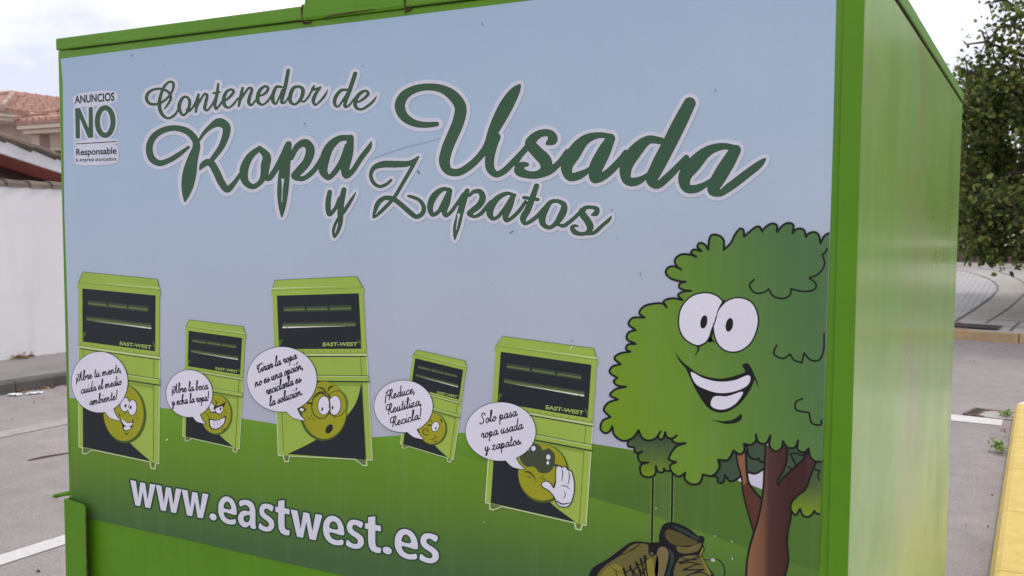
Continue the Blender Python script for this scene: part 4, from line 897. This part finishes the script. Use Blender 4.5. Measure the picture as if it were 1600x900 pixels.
# sunken inlet by the yellow kerb
gy = tag(empty('kerb_drain', (1.80, 7.50, .004)), 'rusty framed storm drain sunk in the asphalt at the tip of the yellow kerb', 'drain'); gy.rotation_euler = (0, 0, -.2)
M_rustf = simple('rusty_frame', (.16, .095, .08, 1), .85, .3, 30, .3)
b = MB(); b.box((-.16, -.19, 0), (-.135, .17, .012)); b.box((-.134, .14, 0), (.26, .17, .010)); b.box((-.06, -.18, .001), (-.045, .139, .009)); b.box((-.134, -.19, 0), (-.0, -.165, .010)); b.build('frame', M_rustf, gy, bevel=.002)
b = MB(); b.box((-.134, -.164, .0), (-.061, .139, .003)); b.build('pit_shade', M_dark, gy)  # shallow dark slab in place of a shaded hollow
b = MB(); vs = []
b.prism(cr([(-.04,-.16),(.1,-.18),(.26,-.14),(.27,.05),(.25,.13),(.0,.135),(-.04,.05)], True, 3), 'z', 0, .005); b.build('rubble_fill', M_conc2, gy)
# low far wall and hedge behind it
M_lw = simple('brown_low_wall', (.13, .092, .075, 1), .9, .25, 1.2, .3)
def ffz(y): return .118 + (y - 13.4) * .038
b = MB(); b.prism([(-14, 29.4), (14, 24.6), (14, 24.85), (-14, 29.65)], 'z', .3, 1.02); tag(b.build('low_wall', M_lw), 'low brown retaining wall along the back of the far pavement', 'wall')

# left boundary wall
M_wall = NT('white_render'); v = M_wall.coord(); n1 = M_wall.noise(v, .9, 5, .6); n2 = M_wall.noise(M_wall.coord('Object', (4, 4, .5)), 1, 6, .7)
c = M_wall.ramp(n1, [(.3, (.73, .71, .745, 1)), (.7, (.80, .78, .81, 1))]); M_wall.base(M_wall.mix(M_wall.mr(n2, .55, .85, 0, .3), c, (.48, .45, .43, 1))); M_wall.rough(.9); M_wall.bump(M_wall.noise(v, 90, 3, .6), .25, .004)
wl = tag(empty('boundary_wall', (-7.65, 10, .1)), 'long white rendered garden wall with a clay tile coping beside the left pavement', 'wall')
b = MB(); b.box((-.1, -50, 0), (.1, 50, 1.855)); b.build('wall_face', M_wall.m, wl)
M_tile = NT('clay_coping_tile'); v = M_tile.coord(); n1 = M_tile.noise(v, 3.5, 5, .7); n2 = M_tile.noise(v, 40, 4, .7)
c = M_tile.ramp(n1, [(.3, (.07, .06, .05, 1)), (.55, (.14, .11, .09, 1)), (.75, (.30, .19, .14, 1))]); M_tile.base(M_tile.mix(.5, c, M_tile.ramp(n2, [(.3, (.3, .3, .3, 1)), (.7, (.7, .7, .66, 1))]), 'OVERLAY')); M_tile.rough(.9)
b = MB(); y = -50 + .08; rt = random.Random(2)
while y < 50:
    L = .27; r0, r1 = .088, .070; y1 = min(y + L + .03, 49.99); N = 7; ri = []
    dz = rt.uniform(-.004, .004)
    for (yy, r) in ((y, r0), (y1, r1)):
        i = len(b.v)
        for k in range(N): a_ = math.pi * k / (N - 1); b.v.append((math.cos(a_) * r * 1.35 * 1.1, yy, 1.853 + dz + math.sin(a_) * r))
        ri.append(i)
    for k in range(N - 1): b.f.append([ri[0] + k, ri[0] + k + 1, ri[1] + k + 1, ri[1] + k]); b.m.append(0)
    b.f.append([ri[0] + k for k in range(N)]); b.m.append(0); y += L
b.build('tile_coping', M_tile.m, wl, smooth=False)

# roofs -------------------------------------------------
M_roof = NT('terracotta_roof'); v = M_roof.coord(); n1 = M_roof.noise(v, 9, 4, .6); n2 = M_roof.noise(v, .8, 3, .5)
c = M_roof.ramp(n1, [(.3, (.34, .19, .15, 1)), (.5, (.42, .245, .195, 1)), (.72, (.54, .36, .30, 1))]); M_roof.base(c); M_roof.rough(.85)
def tiles(b, origin, u, vdir, width, vmax, pitch=.20, amp=.06, step=.32):
    """barrel tiles running up a slope; vmax(s) = slope length above eave position s"""
    O = Vector(origin); u = Vector(u).normalized(); vd = Vector(vdir).normalized(); nrm = u.cross(vd); 
    if nrm.z < 0: nrm = -nrm
    n = int(width / pitch); b.face([O - nrm * .05, O + u * width - nrm * .05, O + u * width + nrm * .03, O + nrm * .03])
    for k in range(n):
        prof = [(0, 0), (.08, .7), (.25, 1), (.42, .7), (.5, 0), (.75, -.45), (1, 0)]
        s0 = k * pitch; Lm = vmax(s0 + pitch * .4)
        if Lm < .05: continue
        m = max(1, int(Lm / step))
        for j in range(m):
            v0 = Lm * j / m; v1 = Lm * (j + 1) / m + .03
            for (a0, h0), (a1, h1) in zip(prof, prof[1:]):
                p = [O + u * (s0 + a0 * pitch) + vd * v0 + nrm * (h0 * amp + .03), O + u * (s0 + a1 * pitch) + vd * v0 + nrm * (h1 * amp + .03),
                     O + u * (s0 + a1 * pitch) + vd * v1 + nrm * (h1 * amp * .82), O + u * (s0 + a0 * pitch) + vd * v1 + nrm * (h0 * amp * .82)]
                b.face(p)
            if True:
                b.face([O + u * (s0 + a_ * pitch) + vd * v0 + nrm * (h_ * amp + .03) for a_, h_ in prof[:5]])
M_beige = simple('beige_render', (.50, .41, .36, 1), .9, .08, 1.5); M_cream = simple('cream_fascia', (.60, .51, .43, 1), .85, .06, 2)
M_ridge = simple('ridge_mortar_tiles', (.50, .36, .31, 1), .9, .5, 5)
M_win = NT('window_glass'); M_win.base((.03, .035, .04, 1)); M_win.rough(.08)
hs = tag(empty('house', (-21, 16, 0)), 'beige villa with hipped red tile roofs and deep eaves rising behind the garden wall', 'house')
def hp(o): o.parent = hs; o.matrix_parent_inverse = Matrix.Translation((21, -16, 0)); return o
ez, rz = 4.24, 5.03; X0, X1, Y0, Y1 = -26., -20., 13.15, 24.; xr = -23.; ry0, ry1 = 15.5, 21.6
b = MB(); sl = math.hypot(3, rz - ez)
tiles(b, (X1, Y0, ez), (0, 1, 0), (-3, 0, rz - ez), Y1 - Y0, lambda s: sl * min(1, s / (ry0 - Y0), (Y1 - Y0 - s) / (Y1 - ry1)))
sl2 = math.hypot(ry0 - Y0, rz - ez); tiles(b, (X0, Y0, ez), (1, 0, 0), (0, ry0 - Y0, rz - ez), 6, lambda s: sl2 * min(1, min(s, 6 - s) / 3))
b.face([(X0, Y0, ez), (X1, Y0, ez), (X1, Y1, ez), (X0, Y1, ez)])
# lower roof of the porch
pz = 3.6; PX0, PX1, PY0, PY1 = -16.6, -9.5, 11.15, 16.; pr = 4.45
slp = math.hypot(2.6, pr - pz); tiles(b, (PX0, PY0, pz), (1, 0, 0), (0, 2.6, pr - pz), PX1 - PX0, lambda s: slp * min(1, s / 2.6))
slq = slp; tiles(b, (PX0, PY1, pz), (0, -1, 0), (2.6, 0, pr - pz), PY1 - PY0, lambda s: slp * min(1, (PY1 - PY0 - s) / 2.6))
b.face([(PX0, PY0, pz), (PX1, PY0, pz), (PX1, PY1, pz), (PX0, PY1, pz)])
roof = hp(b.build('roof', M_roof.m, recalc=False))
for p0, p1 in (((X1, Y0, ez + .08), (xr, ry0, rz + .08)), ((xr, ry0, rz + .06), (xr, ry1, rz + .06)), ((X0, Y0, ez + .08), (xr, ry0, rz + .08)), ((PX0, PY0, pz + .07), (PX0 + 2.6, PY0 + 2.6, pr + .07)), ((PX0 + 2.6, PY0 + 2.6, pr + .05), (PX1, PY0 + 2.6, pr + .05))):
    b = MB(); d = Vector(p1) - Vector(p0); n = int(d.length / .33); N_ = []
    for k in range(n): N_ += [Vector(p0) + d * (k / n), Vector(p0) + d * ((k + .97) / n)]
    b.tube(N_, [.10 if k % 2 == 0 else .075 for k in range(len(N_))], 6)
    o = b.build('ridge_tiles', M_ridge if p0[2] > 4 and p1[0] == xr and p0[0] == X1 else M_roof.m); o.parent = roof
b = MB()
def fas(x0, x1, y0, y1, z): b.box((x0 + .04, y0 + .04, z - .13), (x1 - .04, y1 - .04, z - .003)); b.box((x0 + .12, y0 + .12, z - .22), (x1 - .12, y1 - .12, z - .133))
fas(X0, X1, Y0, Y1, ez); fas(PX0, PX1, PY0, PY1, pz); hp(b.build('eaves', M_cream))
for q in (((-25.2, 13.95, 0), (-20.8, 23.2, ez - .222)), ((-15.2, 12.6, 0), (-9.9, 15.6, pz - .222))): b = MB(); b.box(*q); hp(b.build('wall', M_beige))
for q in (((-16.4, 11.4, 0), (-16.15, 11.65, pz - .223)), ((-13.2, 11.4, 0), (-12.9, 11.7, pz - .223))): b = MB(); b.box(*q); hp(b.build('column', M_beige))
b = MB(); b.box((-20.802, 14.6, 2.6), (-20.77, 15.6, 3.5)); w = hp(b.build('window', M_cream)); b = MB(); b.box((-20.768, 14.66, 2.66), (-20.765, 15.54, 3.44)); o = b.build('pane', M_win.m); o.parent = w; 
# carport roof close behind the wall
cp = tag(empty('carport', (-11, 5, 0)), 'open carport with dark red underside and white tiled rake just behind the garden wall', 'carport')
def cpp(o): o.parent = cp; o.matrix_parent_inverse = Matrix.Translation((11, -5, 0)); return o
def rz_(y): return 2.61 - (y - 5.8) * .245
M_redw = simple('dark_red_timber', (.44, .12, .10, 1), .7, .25, 3); M_white = simple('white_board', (.66, .65, .68, 1), .85, .08, 3)
ya, yb = 0.5, 8.6
b = MB(); b.prism([(ya, rz_(ya) - .20), (yb, rz_(yb) - .20), (yb, rz_(yb) - .03), (ya, rz_(ya) - .03)], 'x', -9.06, -9.0); cpp(b.build('rake_board', M_white))
b = MB(); b.prism([(ya, rz_(ya) - .16), (yb, rz_(yb) - .16), (yb, rz_(yb) - .04), (ya, rz_(ya) - .04)], 'x', -14, -9.062); cpp(b.build('red_ceiling', M_redw))
b = MB(); b.prism([(ya, rz_(ya) - .25), (yb - 1.2, rz_(yb - 1.2) - .25), (yb - 1.2, rz_(yb - 1.2) - .165), (ya, rz_(ya) - .165)], 'x', -10.1, -9.9)
cpp(b.build('beam', simple('dark_beam', (.07, .03, .03, 1), .8, .3, 4)))
for x in (-10.08, -12.58):
    for y in (.8, 6.9): b = MB(); b.box((x, y, 0), (x + .16, y + .16, rz_(y + .16) - .35)); cpp(b.build('post', M_redw))
b = MB(); Ld = yb - ya; k = 0; rt = random.Random(9)
while k * .34 < Ld - .3:
    y0 = yb - k * .34; y1 = y0 - .38; b2 = .006
    p0 = (-9.02, y0, rz_(y0) - .01 + rt.uniform(0, .012)); p1 = (-9.02, y1, rz_(y1) + .012); b.tube([p0, p1], [.062, .045], 8); k += 1
cpp(b.build('rake_tiles', M_tile.m, smooth=False))
b = MB(); tiles(b, (-9.1, yb, rz_(yb)), (-1, 0, 0), (0, -1, .245), 4.9, lambda s: 8.2); cpp(b.build('tile_roof', M_roof.m, recalc=False))
M_oran = simple('orange_mortar', (.48, .26, .17, 1), .9, .25, 8)
b = MB(); b.prism([(ya, rz_(ya) - .03), (yb, rz_(yb) - .03), (yb, rz_(yb) - .005), (ya, rz_(ya) - .005)], 'x', -9.05, -8.995); cpp(b.build('mortar_bed', M_oran))
# dwelling wall in the carport's shade
b = MB(); b.box((-14.6, -1, 0), (-14.2, 10.5, 2.0)); cpp(b.build('back_wall', M_beige))

# ================================================================== VEGETATION
def leaf_mat(name, stops, tr=.25):
    m = NT(name); g = m.add('ShaderNodeNewGeometry'); 
    col = m.ramp(g.outputs['Random Per Island'], stops); m.base(col); m.rough(.5); m.b.inputs['Specular IOR Level'].default_value = .3
    t = m.add('ShaderNodeBsdfTranslucent'); m.link(col, t.inputs['Color']); mx = m.add('ShaderNodeMixShader'); mx.inputs[0].default_value = tr
    out = m.n['Material Output']; m.link(m.b.outputs[0], mx.inputs[1]); m.link(t.outputs[0], mx.inputs[2]); m.link(mx.outputs[0], out.inputs['Surface']); return m.m
M_leaf = leaf_mat('tree_leaf', [(0, (.042, .06, .018, 1)), (.4, (.075, .105, .027, 1)), (.75, (.15, .20, .045, 1)), (.94, (.27, .32, .08, 1)), (1, (.36, .22, .06, 1))], .38)
M_bark = simple('bark', (.10, .078, .06, 1), .95, .3, 12, .5)
class Leaves:
    def __init__(s): s.v = []; s.f = []
    def leaf(s, p, size, rng, droop=.3):
        d = Vector((rng.gauss(0, 1), rng.gauss(0, 1), rng.gauss(-droop, .8))).normalized(); w = d.orthogonal().normalized()
        w = (Matrix.Rotation(rng.uniform(0, 6.28), 3, d) @ w); n = d.cross(w); L = size * rng.uniform(.6, 1.25); wd = L * .34; i = len(s.v)
        p = Vector(p)
        s.v += [tuple(p), tuple(p + d * L * .32 + w * wd + n * L * .08), tuple(p + d * L * .7 + w * wd * .75 + n * L * .06), tuple(p + d * L), tuple(p + d * L * .7 - w * wd * .75 + n * L * .06), tuple(p + d * L * .32 - w * wd + n * L * .08)]
        s.f += [[i, i + 1, i + 2, i + 3], [i, i + 3, i + 4, i + 5]]
def big_tree(name, base, H, trunk_r, clumps, label, leafsz, seed, group=None, per=260, trunk_h=2.0):
    rng = random.Random(seed); t = tag(empty(name, base), label, 'tree', group)
    B = Vector(base); bb = MB(); top = Vector((0, 0, trunk_h))
    bb.tube([(0, 0, -.1), (.05, .03, trunk_h * .5), (0, 0, trunk_h)], [trunk_r * 1.25, trunk_r, trunk_r * .9], 10)
    lv = Leaves(); br = MB()
    for (c, r, dens) in clumps:
        c = Vector(c) - B; mid = top.lerp(c, .5) + Vector((rng.uniform(-.3, .3), rng.uniform(-.3, .3), rng.uniform(.1, .6)))
        br.tube([top * .92, mid, c], [trunk_r * .45, trunk_r * .25, .02], 6)
        n = int(per * dens)
        for k in range(int(10 * max(dens, .6))):
            dd = Vector((rng.gauss(0, 1), rng.gauss(0, 1), rng.gauss(0, 1))).normalized(); e = c + Vector((dd.x * r, dd.y * r, dd.z * r * .9)) * rng.uniform(.6, 1.12)
            m2 = c.lerp(e, .5) + Vector((rng.uniform(-.15, .15), rng.uniform(-.15, .15), rng.uniform(-.1, .25)))
            br.tube([c, m2, e], [.022, .013, .006], 4)
            for q in range(n // 12):
                s_ = rng.uniform(.3, 1.0) ** .6; a_ = (m2.lerp(e, (s_ - .5) * 2) if s_ > .5 else c.lerp(m2, s_ * 2))
                lv.leaf(a_ + Vector((rng.gauss(0, .09), rng.gauss(0, .09), rng.gauss(0, .09))), leafsz, rng)
        for k in range(n):
            dd = Vector((rng.gauss(0, 1), rng.gauss(0, 1), rng.gauss(0, 1))).normalized(); rr_ = r * rng.uniform(.15, 1.0) ** .5 * (.82 + .3 * rng.random())
            lv.leaf(c + dd * rr_, leafsz, rng)
    bb.build('trunk', M_bark, t, smooth=True); br.build('limbs', M_bark, t, recalc=False)
    mesh_obj('crown', lv.v, lv.f, M_leaf, t)
    return t
rng = random.Random(11); cl = []
# dense hanging mass; looser toward the upper left edge
for k in range(150):
    x = rng.uniform(1.0, 7.5); y = rng.uniform(14.2, 21); z = rng.uniform(1.5, 6.8)
    # silhouette: crown bulges left low down and retreats to the right above 4 m
    lim = (y + 1.58) / 17.6 * (.95 if z < 3.4 else .95 + (z - 3.4) * .42)
    lim = 2.13 + (lim - 2.13) * 1 if False else lim
    if x < lim + .35 + .12 * (y - 16) * -.2: continue
    cl.append(((x, y, z), rng.uniform(.5, .85), 1.3 if z < 3.6 else .75))
for k in range(16):
    z = 1.3 + rng.uniform(0, 2.3); y = rng.uniform(15, 17.5); cl.append(((1.15 + rng.uniform(0, .25) + (17 - y) * .03, y, z), rng.uniform(.35, .5), 1.0))
for (x, y, z, r, d) in ((1.62, 15.5, 4.7, .35, .28), (1.42, 15.5, 4.15, .38, .4), (1.22, 15.6, 3.8, .3, .4), (2.0, 15.4, 5.3, .4, .3), (1.5, 15.5, 5.1, .4, .14), (1.25, 15.6, 4.5, .4, .12), (1.75, 15.4, 5.6, .4, .2), (1.0, 15.7, 4.05, .3, .16), (1.05, 15.8, 3.6, .3, .5), (1.9, 15.5, 4.5, .5, .6), (1.35, 15.2, 3.3, .5, .8), (1.75, 15.6, 3.8, .5, .8)):
    cl.append(((x, y, z), r, d))
for x, y, z in ((1.35, 14.6, 1.25), (1.5, 14.7, 1.2), (1.9, 14.8, 1.3)): cl.append(((x, y, z), .22, .35))
big_tree('street_tree', (4.3, 17.6, .2), 7, .22, cl, 'large leafy tree with small glossy leaves overhanging the far pavement', .10, 4, per=270)
# dark trees closing the view behind the low wall
lim2 = []
rng = random.Random(21)
def back_tree(x, y, H, r, seed, label):
    rg = random.Random(seed); c = []
    for k in range(26):
        a_ = rg.uniform(0, 6.28); q = rg.random() ** .5 * r; c.append(((x + math.cos(a_) * q, y + math.sin(a_) * q, rg.uniform(1.2, H)), rg.uniform(.7, 1.2), .5))
    return big_tree('background_tree', (x, y, .6), H, .16, c, label, .16, seed, 'trees behind the far low wall', per=260)
back_tree(-1.5, 30.5, 5.6, 2.4, 31, 'bushy dark tree behind the low wall, mostly hidden by the container'); back_tree(2.8, 29.5, 6.4, 2.6, 32, 'dark tree behind the low wall, seen under the overhanging crown')
back_tree(7.5, 28.5, 6.2, 2.6, 33, 'dark tree behind the low wall, farthest right of the row')

# weed at the kerb foot
wd = tag(empty('weed', (1.962, 6.0, .003)), 'small bright green weed growing where the asphalt meets the yellow kerb', 'plant'); lv = Leaves(); rng = random.Random(8); sm = MB()
for k in range(7):
    a_ = rng.uniform(2.0, 4.6); e = Vector((math.cos(a_) * rng.uniform(.02, .09), math.sin(a_) * rng.uniform(.02, .13), rng.uniform(.03, .10))); sm.tube([(0, 0, 0), tuple(e * .6), tuple(e)], [.002, .0015, .001], 4)
    for q in range(9): lv.leaf(e * rng.uniform(.5, 1.05) + Vector((rng.gauss(0, .008), rng.gauss(0, .008), rng.gauss(.004, .006))), .035, rng, -.3)
M_weed = leaf_mat('weed_leaf', [(0, (.17, .28, .08, 1)), (1, (.38, .5, .2, 1))]); sm.build('stem', M_weed, wd); mesh_obj('leaves', lv.v, lv.f, M_weed, wd)
lv = Leaves()
for q in range(60): lv.leaf((rng.gauss(0, .035), rng.gauss(0, .03), rng.uniform(0, .04)), .03, rng, -.4)
tag(mesh_obj('moss_tuft', lv.v, lv.f, M_weed), 'small green tuft growing in the rusty storm drain', 'plant').location = (1.93, 7.42, .01)
# dry tuft by the white wall, dead leaves at the kerb, litter
M_dry = leaf_mat('dry_leaf', [(0, (.10, .06, .03, 1)), (.5, (.22, .13, .06, 1)), (1, (.38, .26, .10, 1))], .1)
lv = Leaves()
for q in range(70): lv.leaf((rng.gauss(0, .03), rng.gauss(0, .06), abs(rng.gauss(0, .02))), .04, rng, -.2)
tag(mesh_obj('dry_tuft', lv.v, lv.f, M_dry), 'brown dry weed tuft at the foot of the white wall', 'plant').location = (-7.49, 4.98, .107)
lv = Leaves()
for q in range(260):
    y = rng.uniform(-3, 14); lv.leaf((-7.53 + abs(rng.gauss(0, .018)), y, .108 + abs(rng.gauss(0, .004))), .018, rng, 0)
for q in range(45): lv.leaf((-6.13 + abs(rng.gauss(0, .03)), 4.2 + rng.gauss(0, .12), .006 + abs(rng.gauss(0, .006))), .03, rng, 0)
for q in range(240): lv.leaf((rng.uniform(-6.1, 1.9), rng.uniform(1, 13), .008), .022, rng, 0)
for q in range(22): lv.leaf((1.95 - abs(rng.gauss(0, .02)), rng.uniform(2, 7.4), .006), .02, rng, 0)
structure(mesh_obj('fallen_leaves', lv.v, lv.f, M_dry), 'stuff')
M_paper = simple('paper', (.72, .74, .80, 1), .8, .06, 20)
def paper(name, loc, rz, L, w, label):
    vs = []; fs = []; N = 7
    for i in range(N):
        for j in range(4): vs.append(((i / (N - 1) - .5) * L, (j / 3 - .5) * w * (1 - .3 * abs(i / (N - 1) - .5)), .004 + .018 * abs(math.sin(i * 1.9 + j * 1.3))))
    for i in range(N - 1):
        for j in range(3): q = i * 4 + j; fs.append([q, q + 4, q + 5, q + 1])
    o = mesh_obj(name, vs, fs, M_paper); o.location = loc; o.rotation_euler = (0, 0, rz)
    md = o.modifiers.new('thickness', 'SOLIDIFY'); md.thickness = .001
    tag(o, label, 'litter', 'litter by the left kerb')
paper('paper_scrap', (-6.02, 3.90, 0), .5, .12, .07, 'crumpled bluish paper scrap nearest the edge of the road gutter on the left')
paper('paper_scrap', (-5.94, 4.04, 0), 1.2, .15, .05, 'flat white paper scrap lying just right of the bluish scrap')
b = MB(); b.tube([(-3.72, 2.43, .006), (-3.70, 2.52, .010), (-3.69, 2.62, .007), (-3.66, 2.74, .006)], [.004, .006, .005, .003], 5); tag(b.build('dry_stick', M_rust), 'thin brown stick lying on the asphalt left of the container', 'stick')

# ================================================================== LIGHT, SKY, CAMERA
SUN_EL, SUN_AZ = 52, 18   # azimuth measured from +y towards +x
w = bpy.data.worlds.new('World'); sc.world = w; w.use_nodes = True; t = w.node_tree; n = t.nodes; bg = n['Background']
sky = n.new('ShaderNodeTexSky'); sky.sky_type = 'NISHITA'; sky.sun_disc = False; sky.sun_elevation = R_(SUN_EL); sky.sun_rotation = R_(SUN_AZ); sky.air_density = 1.2; sky.dust_density = 2.5
tc = n.new('ShaderNodeTexCoord'); mp = n.new('ShaderNodeMapping'); mp.inputs['Scale'].default_value = (1, 1, 2.2); t.links.new(tc.outputs['Generated'], mp.inputs['Vector'])
no = n.new('ShaderNodeTexNoise'); no.inputs['Scale'].default_value = 2.6; no.inputs['Detail'].default_value = 8; no.inputs['Roughness'].default_value = .58; t.links.new(mp.outputs[0], no.inputs['Vector'])
rp_ = n.new('ShaderNodeValToRGB'); e = rp_.color_ramp.elements; e[0].position = .36; e[0].color = (8.6, 9.0, 10.6, 1); e[1].position = .56; e[1].color = (14.5, 14.2, 14.4, 1); t.links.new(no.outputs['Fac'], rp_.inputs['Fac'])
mx = n.new('ShaderNodeMix'); mx.data_type = 'RGBA'; mx.inputs[0].default_value = .88; t.links.new(sky.outputs[0], mx.inputs[6]); t.links.new(rp_.outputs[0], mx.inputs[7]); t.links.new(mx.outputs[2], bg.inputs['Color']); bg.inputs['Strength'].default_value = .1
sl_ = bpy.data.lights.new('sun', 'SUN'); sl_.energy = 1.5; sl_.angle = R_(10); sl_.color = (1, .95, .88); so = bpy.data.objects.new('sun', sl_); COL.objects.link(so)
d = Vector((math.sin(R_(SUN_AZ)) * math.cos(R_(SUN_EL)), math.cos(R_(SUN_AZ)) * math.cos(R_(SUN_EL)), math.sin(R_(SUN_EL)))); so.rotation_euler = d.to_track_quat('Z', 'Y').to_euler()
cd = bpy.data.cameras.new('camera'); cam = bpy.data.objects.new('camera', cd); COL.objects.link(cam); sc.camera = cam
cd.sensor_width = 36; cd.lens = 1508.99 / 1600 * 36; cd.clip_start = .05; cd.clip_end = 2000
cam.matrix_world = Matrix(((TR[0], TU[0], -TF[0], TC[0]), (TR[1], TU[1], -TF[1], TC[1]), (TR[2], TU[2], -TF[2], TC[2]), (0, 0, 0, 1)))
cd.dof.use_dof = True; cd.dof.focus_distance = 2.3; cd.dof.aperture_fstop = 9
sc.view_settings.view_transform = 'Standard'; sc.view_settings.look = 'None'; sc.view_settings.exposure = 0; sc.view_settings.gamma = 1
sc.render.resolution_x = 1024; sc.render.resolution_y = 576
